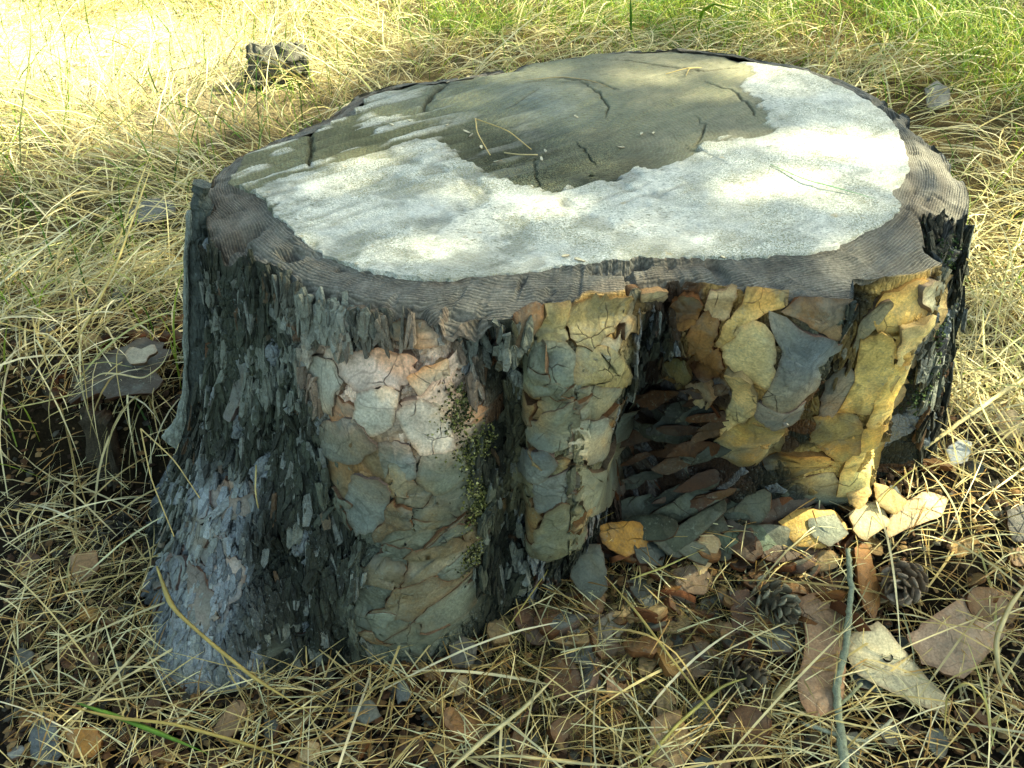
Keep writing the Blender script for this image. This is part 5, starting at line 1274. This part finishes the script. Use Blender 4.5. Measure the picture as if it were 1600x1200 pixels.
xy = xy[~in_stump(xy[:, 0], xy[:, 1], .0)]
o = ribbons('fine_roots', xy, r1, (.010, .035), (.0005, .0012), (-5, 60), (-.5, 2.2), 2.0, [lin(110, 98, 52), lin(84, 72, 40), lin(140, 126, 72), lin(66, 62, 36)], M['needle'], 4, .012); tag(o, 'fine rootlets and dry moss threads in the soil', 'rootlets')

# ------------------------------------------------------------------ unseen pine, leaf clumps placed to shade the stump
r2 = np.random.default_rng(77)
def plane_pt(px, py, z, zp=.3):
    P_ = at_z(px, py, z); return P_[:2] + SUN[:2] * ((zp - z) / SUN[2])
OPEN = [(1300, 200, .45, .15), (1200, 245, .45, .11), (1360, 280, .45, .11), (1230, 140, .45, .12), (1010, 95, .45, .09), (1110, 90, .45, .10), (1260, 180, .45, .10),
        (1420, 500, .33, .085), (1360, 640, .22, .08), (1385, 810, .10, .07), (1480, 770, .08, .09), (1530, 640, .08, .12), (1540, 420, .02, .16), (1560, 900, .02, .07), (1190, 520, .33, .05),
        (200, 60, 0, .75), (40, 140, 0, .55), (400, 20, 0, .6), (250, 170, 0, .26), (700, 40, 0, .22), (900, 10, 0, .34), (1150, 10, 0, .36), (1400, 60, 0, .28), (1560, 110, 0, .22), (1560, 250, 0, .14)]
OP = [(plane_pt(a, b, z), rr) for a, b, z, rr in OPEN]
def shade(x, y):
    d = np.full(np.shape(x), 1.0)
    d = np.where(y > 1.9, .70, d); d = np.where((x > .95) & (y > .75), .6, d)
    for i_, (c, rr) in enumerate(OP): d = np.where(np.hypot(x - c[0], y - c[1]) < rr, (.34 if i_ < 7 else .0), d)
    return d
st_ = .075
cxs, cys = np.meshgrid(np.arange(-2.2, 2.6, st_), np.arange(-.5, 4.6, st_))
cxs = cxs.ravel() + r2.uniform(-.03, .03, cxs.size); cys = cys.ravel() + r2.uniform(-.03, .03, cys.size)
k_ = r2.random(len(cxs)) < shade(cxs, cys); cl = np.stack([cxs[k_], cys[k_], np.full(k_.sum(), .3)], -1)
cl = cl + SUN * r2.uniform(5.0, 6.4, len(cl))[:, None]  # clumps set along the sun rays, gaps left where sun patches fall
m = 14; n_ = len(cl) * m
pc = np.repeat(cl, m, 0) + r2.normal(0, .036, (n_, 3))
q = r2.normal(size=(n_, 3)); q /= np.linalg.norm(q, axis=1, keepdims=True); q2 = np.cross(q, r2.normal(size=(n_, 3))); q2 /= np.linalg.norm(q2, axis=1, keepdims=True)
V = np.stack([pc - q * .042, pc + q2 * .02, pc + q * .042, pc - q2 * .02], 1).reshape(-1, 3)
F = np.arange(n_ * 4).reshape(-1, 4)
tree = bpy.data.objects.new('shade_pine', None); COL.objects.link(tree); TB = np.array([6.4, .7, 0.0]); tree.location = TB
tag(tree, 'unseen tall pine with leaves placed to shade the stump', 'tree')
o = obj('shade_crown', mesh_np('shade_crown', V, F, M['leaf'], False, np.repeat(np.array([lin(52, 78, 36), lin(66, 92, 44), lin(44, 66, 34)])[r2.integers(0, 3, n_)], 4, 0)), tree); o.location = -TB
def limb(name, pts, r0, r1):
    o = obj(name, tube(name, pts, r0, r1, lin(120, 84, 58), M['trunk'], 10, 24, .01, 5), tree); o.location = -TB
limb('trunk', [TB - [0, 0, .2], TB + [.05, -.05, 2.5], TB + [-.1, -.1, 5.5], TB + [0, 0, 8.5]], .22, .10)
for zb, e_ in ((3.3, (4.2, .9, 4.2)), (3.6, (3.4, 1.0, 4.4)), (3.9, (3.0, 3.4, 4.5)), (3.0, (5.2, 3.2, 4.3)), (3.8, (2.4, 1.2, 4.6))):
    limb('limb', [TB + [0, 0, zb], (TB + [0, 0, zb + .4]) * .5 + np.array(e_) * .5, np.array(e_)], .06, .015)
